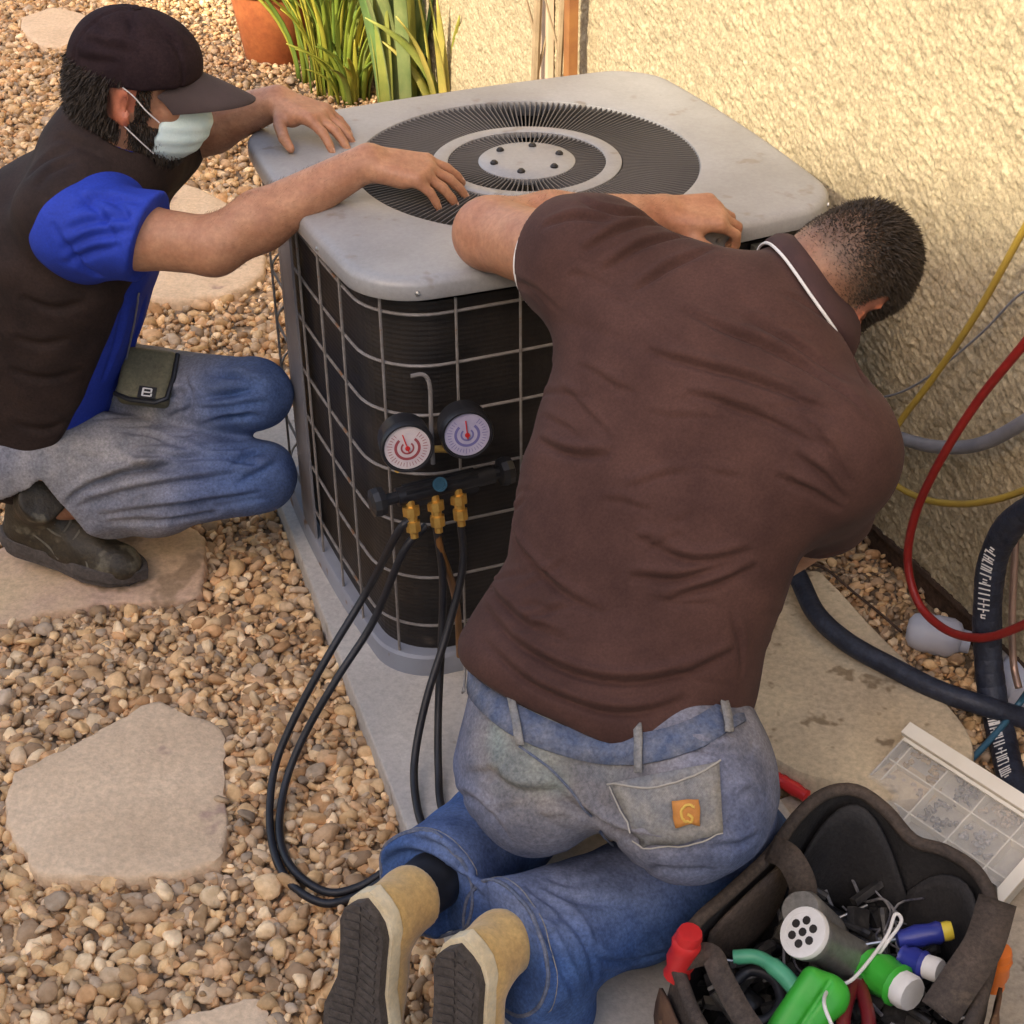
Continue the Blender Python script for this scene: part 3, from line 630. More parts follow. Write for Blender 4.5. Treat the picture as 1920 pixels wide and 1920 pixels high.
def add_hand(S, g):
    for kind, pr in g: S.add(pr, .012 if kind == 'palm' else .006, .014 if kind == 'palm' else .002)
def head_solid(S, c, Fv, Uv, s=1.):
    Fv = nrm(Fv); Uv = nrm(Uv-Fv*(Uv@Fv)); Rv = np.cross(Fv, Uv); Q = np.array([Rv, Fv, Uv]); W = lambda x, y, z: c+(Rv*x+Fv*y+Uv*z)*s
    S.add([ell(W(0, -.012, .030), A(.077, .098, .092)*s, Q), ell(W(0, .030, -.040), A(.062, .066, .080)*s, Q), ell(W(0, .052, -.088), A(.036, .036, .030)*s, Q), ell(W(0, -.045, -.02), A(.064, .06, .07)*s, Q)], .02, .03)
    S.add([cone(W(0, .088, .018), W(0, .112, -.022), .010*s, .015*s), ell(W(0, .085, .030), A(.052, .016, .012)*s, Q), ell(W(.042, .066, -.012), A(.02, .02, .016)*s, Q), ell(W(-.042, .066, -.012), A(.02, .02, .016)*s, Q)], .016, .006)
    S.sub([ell(W(.031, .098, .012), A(.017, .014, .011)*s, Q), ell(W(-.031, .098, .012), A(.017, .014, .011)*s, Q)], .012)
    S.add([ell(W(0, .094, -.052), A(.024, .010, .006)*s, Q), ell(W(0, .092, -.064), A(.021, .010, .007)*s, Q)], .006, .002)
    for sd_ in (-1, 1):
        E2 = frame(nrm(Rv*sd_*.9-Fv*.45), None, Uv) if False else np.array([nrm(Rv*sd_*.86-Fv*.5), nrm(Fv*.86+Rv*sd_*.5), Uv])
        S.add([ell(W(sd_*.080, -.012, -.004), A(.007, .021, .033)*s, E2), ell(W(sd_*.078, -.004, -.03), A(.007, .011, .013)*s, E2)], .006, .004)
        S.sub([ell(W(sd_*.0875, -.004, .000), A(.006, .011, .019)*s, E2)], .004)
    return W, Q
def strands(name, base, nrmls, lens, comb, mt, parent, width=.0011, jit=.35):
    n = len(base); d = nrmls+comb+RNG.normal(size=(n, 3))*jit; d /= np.linalg.norm(d, axis=1)[:, None]
    t = np.cross(d, RNG.normal(size=(n, 3))); t /= np.linalg.norm(t, axis=1)[:, None]; L = lens[:, None]; mid = base+d*L*.55; d2 = d+comb*.5; tip = mid+d2/np.linalg.norm(d2, axis=1)[:, None]*L*.5
    V = np.stack([base-nrmls*.002-t*width, base-nrmls*.002+t*width, mid+t*width*.7, mid-t*width*.7, tip+t*width*.12, tip-t*width*.12], 1).reshape(-1, 3)
    F = np.array([[0, 1, 2, 3], [3, 2, 4, 5]]); F = (F[None]+(np.arange(n)*6)[:, None, None]).reshape(-1, 4)
    return tag(mesh_np(name, V, F, mt, parent, False), kind='stuff')
def sample(V, F, n):
    T = np.vstack([F[:, :3], F[:, [0, 2, 3]]]); a, b, c = V[T[:, 0]], V[T[:, 1]], V[T[:, 2]]; cr = np.cross(b-a, c-a); ar = np.linalg.norm(cr, axis=1); i = RNG.choice(len(T), n, p=ar/ar.sum())
    u, v = RNG.random((2, n)); m = u+v > 1; u[m] = 1-u[m]; v[m] = 1-v[m]
    return a[i]+u[:, None]*(b-a)[i]+v[:, None]*(c-a)[i], cr[i]/np.maximum(ar[i], 1e-12)[:, None]
def shoe_sole(L=.29, W=.052):
    t = np.linspace(0, 1, 26); w = W*(np.interp(t, [0, .06, .15, .3, .48, .68, .85, .95, 1], [.0, .52, .70, .66, .68, .98, .88, .5, .0])); off = .006*np.sin(t*PI*1.2)
    return np.vstack([np.c_[w+off, t*L], np.c_[-w[::-1]+off[::-1], t[::-1]*L][1:-1]])
def make_shoe(parent, heel, toe_dir, up, mats, side=1, L=.29, boot=False, shaft=None, lace=False, sock=None):
    """heel: ground-side heel point of the outsole, toe_dir along the sole, up from the sole into the upper"""
    Y = nrm(toe_dir); Z = nrm(up-Y*(up@Y)); X = np.cross(Y, Z)*side; P = lambda x, y, z: heel+X*x+Y*y+Z*z; Q = np.array([X, Y, Z]); k = L/.29
    root = bpy.data.objects.new('shoe', None); link(root, parent)
    Up = Solid(); Up.add([ell(P(.003, .055*k, .040), A(.036, .055, .058), Q), ell(P(.004, .13*k, .045), A(.037, .075, .046), Q), ell(P(.006, .205*k, .034), A(.045, .075, .036), Q), ell(P(.004, .25*k, .030), A(.038, .042, .032), Q)], .02, .035)
    an = P(.002, .055*k, .10); tp = shaft if shaft is not None else P(.002, .058, .118)
    Up.add([cone(P(.002, .060*k, .055), an, .042, .041), cone(an, tp, .041, .045)], .02, .02)
    Up.cut(P(0, 0, .012), -Z, .004).cut(tp-nrm(tp-an)*.004, tp-an, .004)
    if sock is not None:
        b = MB(); b.tube([P(.002, .06, .06), an, an+(sock-an)*.5, sock], [.034, .040, .043, .046], 18); b.build('sock', M['black'], root, True)
    if boot: Up.add([ell(P(.003, .112, .078), A(.037, .066, .048), Q), ell(P(.005, .175, .055), A(.038, .05, .036), Q)], .03).post(lambda q: .0026*wob(q, 60, 6, 5))
    Up.mesh('upper', mats[0], root, .005)
    o = shoe_sole(L, .052); o2 = o*1.09+A(.001, -.010)
    b = MB(); b.prism(o2[:, ::1], .010, .034, .003, heel, X, Y, Z); b.build('midsole', mats[1], root, True, 50)
    b = MB(); b.prism(o, -.004, .012, .002, heel, X, Y, Z); so_ = b.build('outsole', mats[2], root, True, 50)
    b = MB(); c = o.mean(0)
    for j in range(19):                                                   # tread bars
        y = .012+j*(L-.03)/18; ww = np.interp(y/L, [0, .06, .15, .3, .48, .68, .85, .95, 1], [.0, .46, .62, .58, .6, .9, .8, .45, .0])*.052; ox = .006*math.sin(y/L*PI*1.2)
        if ww > .008:
            for sx in (-1, 1): b.box(P(ox+sx*ww*.47, y, -.0050), (ww*.42, .0046, .0012), nrm(X+Y*.25*sx), nrm(Y-X*.25*sx), Z)
    b.build('tread', mats[2], so_)
    if lace:
        for pts_ in ([(.040, .045, .085), (.044, .085, .070), (.046, .125, .050), (.050, .150, .030)], [(.030, .130, .092), (.044, .150, .070), (.050, .175, .040)], [(.030, .195, .068), (.045, .205, .052), (.052, .215, .032)], [(.043, .10, .105), (.045, .135, .085), (.040, .165, .078)]):
            b = MB(); b.tube(catmull([P(*q_) for q_ in pts_], 5), .0024, 6); b.build('seam', M['lacec'], root, True)
        for j in range(5):
            b = MB(); y = .112+.021*j; z = .130-.0115*j; b.tube(catmull([P(-.036, y-.004, z-.016), P(-.016, y+.004, z-.002), P(.002, y-.006, z+.003), P(.022, y+.004, z-.003), P(.040, y, z-.018)], 4), .0034, 6); b.build('lace', M['lacec'], root, True)
    return root, P

# ---- the man in the brown polo, kneeling and leaning over the lid
m2 = thing('person', 'man in brown polo and faded jeans kneeling, bent over the condenser lid', 'person')
rz = A(.92, -.39, 0)                                                        # his right at the hips
pel = atd(1135, 1385, 2.25); Lhip = atd(1040, 1400, 2.27); Rhip = atd(1275, 1450, 2.20)
Lkn = A(.105, 1.93, .125); Rkn = A(.352, 1.735, .125)
Lan = at(790, 1665, .235); Ran = at(955, 1775, .225)
waist = atd(1190, 1130, 2.22); mid = atd(1245, 930, 2.21); chest = atd(1310, 740, 2.21); upper = atd(1390, 640, 2.235); nbase = atd(1485, 560, 2.26)
Lsh = atd(1110, 500, 2.275); Rsh = atd(1545, 845, 2.15)
Lel = atd(918, 438, 2.475); Lwr = atd(1240, 400, 2.585); Rel = atd(1535, 985, 2.33); Rwr = atd(1440, 1070, 2.50)
hc = atd(1572, 522, 2.268)
hF = nrm(CF*.86+CR*.26-CU*.42); hU = nrm(CR*.86+CU*.46+CF*.05)
print('torso', np.linalg.norm(nbase-pel), 'uarm', np.linalg.norm(Lel-Lsh), np.linalg.norm(Rel-Rsh), 'farm', np.linalg.norm(Lwr-Lel), 'shl', np.linalg.norm(Rsh-Lsh), 'thigh', np.linalg.norm(Lkn-Lhip), np.linalg.norm(Rkn-Rhip), 'shin', np.linalg.norm(Lan-Lkn), np.linalg.norm(Ran-Rkn), 'head', np.linalg.norm(hc-nbase), 'pel', pel, 'nb', nbase, 'Lel', Lel, 'Lwr', Lwr)
shv = nrm(Rsh-Lsh)
st2 = [(pel, rz, .165, .11), (waist, nrm(rz+shv*.3), .17, .10), (mid, nrm(rz+shv), .185, .105), (chest, shv, .20, .105), (upper, shv, .17, .085)]
B2 = Solid()
B2.add([loft([(c_, r_, w_-.012, d_-.014) for c_, r_, w_, d_ in st2], 2.3, .05)], .02)
B2.add([cone(upper, nbase, .075, .060), cone(nbase, hc-hU*.03, .058, .056)], .03, .03)
B2.add([cone(upper, Lsh, .06, .058), cone(Lsh, Lel, .060, .054), cone(upper, Rsh, .06, .058), cone(Rsh, Rel, .053, .044)], .03, .02)
B2.add([cone(Lel, Lel+(Lwr-Lel)*.35, .053, .052), cone(Lel+(Lwr-Lel)*.35, Lwr, .052, .030), cone(Rel, Rwr, .043, .028)], .02, .02)
B2.add([cone(pel, Lhip, .1, .085), cone(pel, Rhip, .1, .085), cone(Lhip, Lkn, .08, .052), cone(Rhip, Rkn, .08, .052), cone(Lkn, Lan, .05, .036), cone(Rkn, Ran, .05, .036)], .03, .02)
HW2, HQ2 = head_solid(B2, hc, hF, hU, .94)
add_hand(B2, hand(Lwr, nrm(A(.95, .10, -.05)), nrm(A(-.05, -.3, .95)), A(-.1, 1, 0)*-1, [(.5, .9, .6), (.55, 1., .6), (.6, 1., .6), (.65, 1., .6)]))
add_hand(B2, hand(Rwr, nrm(Rwr-Rel), nrm(-EX), -EY, [.4, .45, .5, .55]))
sk = A(1, 1, 1)
def skin2(V, N):
    c = np.ones((len(V), 3)); q = (V-hc)@HQ2.T
    hairy = np.clip((.045-q[:, 1])/.03, 0, 1)*np.clip((q[:, 2]+.055)/.05, 0, 1)*(np.linalg.norm(V-hc, axis=1) < .15)*(np.abs(q[:, 0]) < .079)
    c *= 1-hairy[:, None]*A(.66, .60, .54); ear = (np.abs(np.abs(q[:, 0])-.083) < .012)*(np.abs(q[:, 1]) < .05)*(np.abs(q[:, 2]) < .06)
    c = np.where(ear[:, None] > 0, c*A(1.25, .80, .75), c); d, _ = polydist(V, np.array([Lel, Lwr])); red = np.exp(-(d/.08)**2)*(.5+.5*wob(V, 45, 6, 3))*.3; c *= 1-red[:, None]*A(.1, .5, .5); return c
M['nail'] = mat('fingernail', (.60, .36, .26), (.52, .30, .21), 40, .35)
def add_nails(parent):
    for p, d, n, r in NAILS:
        b = MB(); x = np.cross(d, n); V = []; 
        for j in range(4):
            for i in range(5): u = (i/4-.5)*1.7; v = j/3; w = r*.80*(1-.25*abs(v-.45)); V.append(p+d*(.010*v-.006)+n*(r*.93*math.cos(u)+.0009-.0012*v)+x*w*math.sin(u))
        b.add(V, [(j*5+i, j*5+i+1, j*5+i+6, j*5+i+5) for j in range(3) for i in range(4)]); o = b.build('fingernail', M['nail'], parent, True, 80); md_ = o.modifiers.new('thickness', 'SOLIDIFY'); md_.thickness = .001
    NAILS.clear()
add_nails(m2)
bo2 = B2.mesh('body', M['skin'], m2, .005, skin2)
M['armhair'] = mat('arm_hair', (.12, .065, .035), (.17, .10, .055), 60, .6)
def arm_hair(S, parent, segs, n):
    p, nn = sample(S.V, S.F, n); k = np.zeros(len(p), bool); cb = np.zeros((len(p), 3))
    for a_, b_ in segs:
        d, t = polydist(p, np.array([a_, b_])); m = (d < .062) & (t > .04) & (t < .97); k |= m; cb[m] = nrm(b_-a_)*1.1
    strands('arm_hair', p[k], nn[k], RNG.uniform(.004, .009, k.sum()), cb[k]*1.3, M['armhair'], parent, .0002)
arm_hair(B2, m2, [(Lel, Lwr)], 26000)
# hair: faded nape, thick dark crown
hd = Solid(); head_solid(hd, hc, hF, hU, .94)
Vh, Fh = hd.mesh(None, None, None, .006); hp, hn = sample(Vh, Fh, 90000); q = (hp-hc)@HQ2.T
el = q[:, 2]+.30*np.maximum(q[:, 1], -.05); top = np.clip((el-.005)/.06, 0, 1); sidef = np.clip((el+.07)/.08, 0, 1); keep = (q[:, 1] < .062-.5*np.maximum(.0-q[:, 2], 0)) & (q[:, 2] > -.075) & (RNG.random(len(q)) < .05+.95*sidef**1.4) & ~((np.abs(q[:, 0]) > .072) & (np.abs(q[:, 1]+.01) < .035) & (np.abs(q[:, 2]) < .045))
strands('hair', hp[keep]-hn[keep]*.0006, hn[keep], (.0022+.004*sidef[keep]+.011*top[keep]**1.6)*RNG.uniform(.6, 1.2, keep.sum()), (HQ2[1]*1.0+HQ2[2]*.1)*np.ones((keep.sum(), 3)), M['hair2'], m2, (.0003+.0006*np.clip(sidef[keep], 0, 1))[:, None])
for sx in (-1, 1):
    b = MB(); b.lathe(HW2(sx*.031, .083, .012), HQ2[1], [(.004, -.004), (.010, 0), (.0105, .004), (.007, .008), (0, .0095)], 12); b.build('eye', M['white'], m2, True)

# shirt
S2 = Solid()
up_ = [(atd(1126, 1290, 2.235), rz, .210, .160), (waist, nrm(rz+shv*.3), .190, .125), (mid, nrm(rz+shv), .203, .128), (chest, nrm(shv), .205, .125), (upper, shv, .160, .105)]
S2.add([loft(up_, 2.3, .075)], .03)
S2.add([cone(upper, nbase, .090, .078), cone(chest, Lsh, .105, .082), cone(chest, Rsh, .105, .090), cone(upper, Lsh, .08, .078), cone(upper, Rsh, .08, .082)], .06, .06)
Lcuff = Lsh+(Lel-Lsh)*.26; Rcuff = Rsh+(Rel-Rsh)*.85
Sl = [cone(Lsh, Lcuff+(Lel-Lsh)*.15, .082, .086), cone(Rsh, Rcuff+(Rel-Rsh)*.15, .088, .074)]
S2.add(Sl, .045, 0)
hemc = atd(1130, 1318, 2.235); hemn = nrm(up_[0][0]-waist); hemn = nrm(hemn+rz*-.02)
S2.cut(hemc+hemn*.02, hemn, .012)
ln = nrm(Lel-Lsh)
S2.post(lambda P: np.where((np.abs((P-Lcuff)@ln) < .10) & (np.linalg.norm(P-Lcuff, axis=-1) < .17), np.maximum(0, 0), 0)*0)
S2.ops.append(('c2', Lcuff, ln, .14)); S2.ops.pop()
class LocalCut:
    """cloth ends at a cuff plane, only close to that limb"""
def cuffcut(c, n, rad, k=.004):
    def f(P):
        pl = (P-c)@n; near = np.linalg.norm(P-c-n*.06, axis=-1)-rad; return np.maximum(pl, near)   # >0 outside the zone
    return f
def add_cut(S, c, n, rad):
    n = nrm(n)
    def f(P):
        q = P-c; t = q@n; return np.maximum(np.linalg.norm(q-t[..., None]*n, axis=-1)-rad, np.maximum(-t, t-.24))
    S.sub([(f, c+n*.12-rad-.08, c+n*.12+rad+.08)], .004)
add_cut(S2, Lcuff, Lel-Lsh, .105); add_cut(S2, Rcuff, Rel-Rsh, .105)
S2.cut(nbase+nrm(hc-hU*.035-nbase)*.022, nrm(hc-hU*.035-nbase), .006)
S2.post(lambda P: .0032*wob(P, 14, 7, 1)+.0013*wob(P, 34, 7, 4))
S2.mesh(None, None, None, .004)
lines = [(1.3, [(1275, 568), (1340, 602), (1430, 637), (1510, 678), (1590, 728), (1640, 775)]), (1.2, [(1205, 655), (1300, 680), (1400, 702), (1480, 730), (1560, 780)]), [(1275, 733), (1360, 757), (1440, 787), (1530, 832)],
 [(1400, 588), (1500, 640), (1600, 712)], [(1505, 790), (1560, 850), (1600, 920)], [(1450, 900), (1520, 930), (1580, 965)], [(1480, 850), (1545, 900), (1590, 950)], [(1180, 1005), (1300, 1058), (1420, 1038)], [(1240, 1125), (1330, 1108), (1425, 1066)], [(1170, 1080), (1260, 1092), (1390, 1062)],
 [(1060, 352), (1130, 385), (1210, 395), (1280, 390)], [(1085, 470), (1160, 425), (1250, 405), (1320, 402)], [(1120, 505), (1200, 455), (1290, 432), (1350, 428)], [(1010, 420), (1070, 400), (1150, 405)], [(1180, 540), (1260, 490), (1340, 455)],
 (1.3, [(890, 1120), (980, 1215), (1120, 1270), (1290, 1262), (1390, 1215)]), [(880, 1050), (950, 1145), (1060, 1205)], (1.2, [(900, 1190), (1000, 1290), (1150, 1335), (1300, 1310)]), [(930, 960), (1010, 1080), (1130, 1150)], [(1380, 1150), (1400, 1220), (1395, 1275)], [(1000, 820), (1060, 850), (1140, 850)], [(1560, 560), (1600, 640), (1640, 740)]]
fine = []
for k in range(46):
    x0, y0 = RNG.uniform(920, 1600), RNG.uniform(470, 1300); a0 = (-.12 if y0 > 900 else .42)+RNG.normal()*.3; l0 = RNG.uniform(50, 170)
    fine.append((RNG.uniform(.3, .65), [(x0-math.cos(a0)*l0/2, y0-math.sin(a0)*l0/2), (x0, y0+RNG.normal()*7), (x0+math.cos(a0)*l0/2, y0+math.sin(a0)*l0/2)]))
Vs = creases(S2.V, S2.F, lines, .0090, .0054); Vs = creases(Vs, S2.F, fine, .0055, .0045)
def shirtc(V):
    c = np.ones((len(V), 3))*(1+.10*wob(V, 12, 6, 2))[:, None]; return c
mesh_np('polo_shirt', Vs, S2.F, M['brown_knit'], m2, True, shirtc(Vs))
# collar: folded band with a pale tipping line, sleeve tipping
cn = nrm(hc-hU*.035-nbase); cu = nrm(shv-cn*(shv@cn)); cv = np.cross(cn, cu)
if cv@CF > 0: cv = -cv
def ringpts(c, u, v, ru, rv, a0, a1, n=30): return [c+u*ru*math.cos(t)+v*rv*math.sin(t) for t in np.linspace(a0, a1, n)]
def band(name, rings, m, parent, th=.004):
    n = len(rings[0]); V = [p for r in rings for p in r]; F = [(i*n+k, i*n+k+1, (i+1)*n+k+1, (i+1)*n+k) for i in range(len(rings)-1) for k in range(n-1)]
    b = MB(); b.add(V, F); o = b.build(name, m, parent, True, 80); md_ = o.modifiers.new('thickness', 'SOLIDIFY'); md_.thickness = th; md_.offset = 0; return o
M['collar'] = mat('brown_collar', (.062, .028, .026), (.045, .021, .02), 20, .85, .3, 600)
cc0 = nbase-cn*.014; ring = []; dirs = []
for a_ in np.linspace(math.radians(-75), math.radians(255), 45):
    dr = cu*math.cos(a_)+cv*math.sin(a_); k_ = np.argsort(np.linalg.norm(Vs-(cc0+dr*.108), axis=1))[:8]; ring.append(Vs[k_].mean(0)); dirs.append(dr)
ring = np.array(ring); dirs = np.array(dirs)
for _ in range(4): ring[1:-1] = (ring[:-2]+ring[1:-1]*2+ring[2:])/4
up_n = nrm(cn)
def crow(t):
    ax_ = ((ring-cc0)@up_n)[:, None]*up_n+cc0; rad = ring-ax_; rl = np.linalg.norm(rad, axis=1)[:, None]; rd = rad/rl
    return ring+up_n*(.046*t)+rd*(.006+.010*math.sin(PI*t)-np.maximum(rl-.070, 0)*t**1.4)
band('collar', [crow(0), crow(.2), crow(.45), crow(.7), crow(.9), crow(1.), crow(1.)-up_n*.012-dirs*.006], M['collar'], m2)
b = MB(); b.tube(crow(.0)+dirs*.002, .0023, 6); b.build('collar_tipping', M['white'], m2, True)
lu = nrm(np.cross(ln, EZ)); lv = np.cross(ln, lu)
ring = []
for a_ in np.linspace(0, 2*PI, 49):
    dr = lu*math.cos(a_)+lv*math.sin(a_); p_ = Lcuff-ln*.003+dr*.085; k_ = np.argmin(np.linalg.norm(Vs-p_, axis=1)); ring.append(Vs[k_]+dr*.0012)
ring = np.array(ring); ring[1:-1] = (ring[:-2]+ring[1:-1]*2+ring[2:])/4
b = MB(); b.tube(ring, .0026, 6); b.build('sleeve_tipping', M['white'], m2, True)

# jeans
J2 = Solid()
J2.add([loft([(atd(1125, 1235, 2.235), rz, .182, .122), (atd(1135, 1330, 2.235), rz, .190, .125), (pel, rz, .196, .13)], 2.3, .05)], .03)
Lbut = atd(1010, 1440, 2.215); Rbut = atd(1290, 1480, 2.145)
J2.add([ell(Lbut, A(.105, .12, .115), np.eye(3)), ell(Rbut, A(.118, .125, .118), np.eye(3))], .07, .05)
J2.add([cone(Lhip, Lkn, .098, .072), cone(Rhip, Rkn, .104, .075)], .05, .02)
Lsm = Lkn+(Lan-Lkn)*.5; Rsm = Rkn+(Ran-Rkn)*.5; Lcf = Lan+(Lan-Lkn)*-.02; Rcf = Ran+(Ran-Rkn)*.02
J2.add([cone(Lkn, Lsm, .072, .076), cone(Lsm, Lcf, .076, .080), cone(Rkn, Rsm, .080, .082), cone(Rsm, Rcf, .082, .090)], .035, .03)
J2.add([cone(Ran+A(.03, -.01, -.03), Ran+A(.06, -.0, -.12), .075, .06)], .03)
add_cut(J2, Lcf, Lan-Lkn, .12); add_cut(J2, Rcf, Ran-Rkn, .135)
J2.cut(atd(1128, 1230, 2.235), nrm(waist-pel), .006)
J2.cut((0, 0, PADZ+.002), (0, 0, -1), .01)
J2.post(lambda P: .004*wob(P, 16, 7, 3)+.0018*wob(P, 42, 7, 5))
J2.mesh(None, None, None, .0042)
jl = [(1.2, [(690, 1640), (760, 1600), (850, 1640), (900, 1690)]), [(760, 1570), (830, 1600), (910, 1650)], [(840, 1480), (900, 1520), (960, 1590)], (1.5, [(960, 1690), (1030, 1740), (1060, 1800), (1090, 1890)]), (1.5, [(985, 1650), (1060, 1700), (1110, 1770), (1125, 1850)]), [(1010, 1650), (1090, 1680), (1200, 1690)], [(1120, 1740), (1130, 1800), (1180, 1815), (1260, 1790)], [(1150, 1620), (1260, 1640), (1340, 1640)], (1.4, [(1040, 1480), (1100, 1540), (1200, 1580), (1330, 1600)]), [(900, 1440), (970, 1490), (1060, 1490)], [(1250, 1370), (1330, 1400), (1410, 1400)], [(1060, 1500), (1150, 1560), (1250, 1590)], [(1330, 1600), (1390, 1590), (1430, 1570)]]
fine = []
for k in range(50):
    x0, y0 = RNG.uniform(720, 1420), RNG.uniform(1400, 1860); a0 = RNG.normal()*.5+(.5 if y0 > 1600 else 0); l0 = RNG.uniform(40, 120)
    fine.append((RNG.uniform(.3, .8), [(x0-math.cos(a0)*l0/2, y0-math.sin(a0)*l0/2), (x0, y0+RNG.normal()*7), (x0+math.cos(a0)*l0/2, y0+math.sin(a0)*l0/2)]))
Vj = creases(J2.V, J2.F, jl, .008, .0065); Vj = creases(Vj, J2.F, fine, .0055, .0052)
seat = (Lbut+Rbut)/2
def jeanc(V):
    c = np.ones((len(V), 3)); d = np.linalg.norm((V-seat-A(0, -.0, .06))/A(.30, .22, .21), axis=1); w = np.clip(1.35-d, 0, 1)*np.clip(.75+.45*wob(V, 12, 7, 2), .2, 1.2)
    grey = A(4.4, 2.06, .76); w = np.clip(w*1.25, 0, 1); c = c*(1-w[:, None])+c*grey*w[:, None]
    for a_, b_ in ((Lkn, Lan), (Rkn, Ran)):
        dd, t = polydist(V, np.array([a_, b_])+A(0, -.03, .08)); f = np.exp(-(dd/.05)**2)*.55*(.6+.4*wob(V, 20, 6, 4)); c = c*(1+f[:, None]*A(.9, .75, .45))
    return np.clip(c*(1+.10*wob(V, 50, 7, 8))[:, None], 0, 4)
mesh_np('jeans', Vj, J2.F, M['denim'], m2, True, jeanc(Vj))
def lay(pts, off=.004, V=None, F=None, near=8):
    """lay picked points onto a cloth surface, a few mm proud"""
    N = normals(V, F); px, py, dist = project(V); facing = ((V-A(0, 0, CAM_H))*N).sum(1) < 0; out = []
    for x, y in pts:
        e = np.hypot(px-x, py-y)+np.where(facing, 0, 1e4); c = np.argsort(e)[:near]; c = c[dist[c] < dist[c].min()+.03]; w = 1/(e[c]+.5); p = (V[c]*w[:, None]).sum(0)/w.sum(); out.append(p+nrm(N[c].mean(0))*off)
    return np.array(out)
def patchgrid(name, quad, nu, nv, off, V, F, m, parent, th=.002):
    """cloth patch: bilinear picked grid (four corners) laid on the garment"""
    q = [A(*p) for p in quad]; pts = [tuple((q[0]*(1-u)+q[1]*u)*(1-v)+(q[3]*(1-u)+q[2]*u)*v) for v in np.linspace(0, 1, nv) for u in np.linspace(0, 1, nu)]
    P = lay(pts, off, V, F, 14).reshape(nv, nu, 3)
    for _ in range(2): P[1:-1, 1:-1] = (P[1:-1, 1:-1]*2+P[:-2, 1:-1]+P[2:, 1:-1]+P[1:-1, :-2]+P[1:-1, 2:])/6
    i = np.arange(nu*nv).reshape(nv, nu); Fq = np.stack([i[:-1, :-1], i[:-1, 1:], i[1:, 1:], i[1:, :-1]], -1).reshape(-1, 4)
    o = mesh_np(name, P.reshape(-1, 3), Fq, m, parent); md_ = o.modifiers.new('thickness', 'SOLIDIFY'); md_.thickness = th; md_.offset = 0; return o
M['denimseat'] = mat('denim_pocket', (.29, .27, .235), (.19, .19, .195), 22, .85, .35, 420, weave=230, spec=.15, dist=.0015, grain=0.25, gscale=190)
def strip(name, top, bot, m, parent, off, V, F):
    T = lay(top, off, V, F, 14); Bq = lay(bot, off, V, F, 14); n = len(T)
    for q_ in (T, Bq): q_[1:-1] = (q_[:-2]+2*q_[1:-1]+q_[2:])/4
    Vv = np.vstack([T, (T+Bq)/2, Bq]); Fv = [[r*n+k, r*n+k+1, (r+1)*n+k+1, (r+1)*n+k] for r in range(2) for k in range(n-1)]
    o = mesh_np(name, Vv, Fv, m, parent); md_ = o.modifiers.new('thickness', 'SOLIDIFY'); md_.thickness = .003; md_.offset = 0; return o
wt = catmull([(852, 1215, 0), (900, 1275, 0), (975, 1325, 0), (1080, 1368, 0), (1190, 1378, 0), (1290, 1355, 0), (1380, 1300, 0)], 5)[:, :2]; wbt = catmull([(862, 1275, 0), (910, 1340, 0), (980, 1390, 0), (1085, 1425, 0), (1190, 1435, 0), (1300, 1410, 0), (1395, 1355, 0)], 5)[:, :2]
strip('waistband', wt, wbt, M['denim2'], m2, .004, Vj, J2.F)
for x0, y0, x1, y1 in ((962, 1305, 978, 1400), (1200, 1360, 1202, 1450), (1350, 1300, 1362, 1380), (868, 1235, 876, 1300)):
    patchgrid('belt_loop', [(x0-7, y0), (x0+7, y0), (x1+7, y1), (x1-7, y1)], 3, 6, .009, Vj, J2.F, M['denimseat'], m2, .003)
pk = patchgrid('back_pocket', [(1150, 1468), (1345, 1430), (1352, 1560), (1205, 1590)], 12, 10, .005, Vj, J2.F, M['denimseat'], m2, .003)
b = MB(); b.tube(lay([tuple(p[:2]) for p in catmull([(1145, 1470, 0), (1220, 1478, 0), (1300, 1455, 0), (1348, 1428, 0)], 5)], .007, Vj, J2.F, 10), .0013, 6); b.build('pocket_seam', M['thread'], pk, True)
b = MB(); b.tube(lay([tuple(p[:2]) for p in catmull([(1150, 1475, 0), (1180, 1545, 0), (1208, 1590, 0), (1290, 1580, 0), (1352, 1560, 0)], 5)], .006, Vj, J2.F, 10), .0011, 6); b.build('pocket_seam', M['thread'], pk, True)
patchgrid('leather_patch', [(1262, 1502), (1308, 1498), (1312, 1540), (1268, 1545)], 6, 6, .011, Vj, J2.F, M['patch'], pk, .003)
MP = mat('patch_mark', (.62, .40, .08), None, rough=.7)
b = MB(); b.tube(lay([tuple(p[:2]) for p in catmull([(1301, 1512, 0), (1288, 1508, 0), (1277, 1518, 0), (1279, 1532, 0), (1292, 1536, 0), (1300, 1527, 0), (1291, 1520, 0)], 5)], .0125, Vj, J2.F, 16), .0019, 6); b.build('patch_emblem', MP, pk, True)
b = MB(); b.tube(lay([tuple(p[:2]) for p in catmull([(975, 1400, 0), (1040, 1450, 0), (1110, 1530, 0), (1150, 1590, 0)], 5)], .003, Vj, J2.F, 10), .0018, 6); b.build('seat_seam', M['denim2'], m2, True)
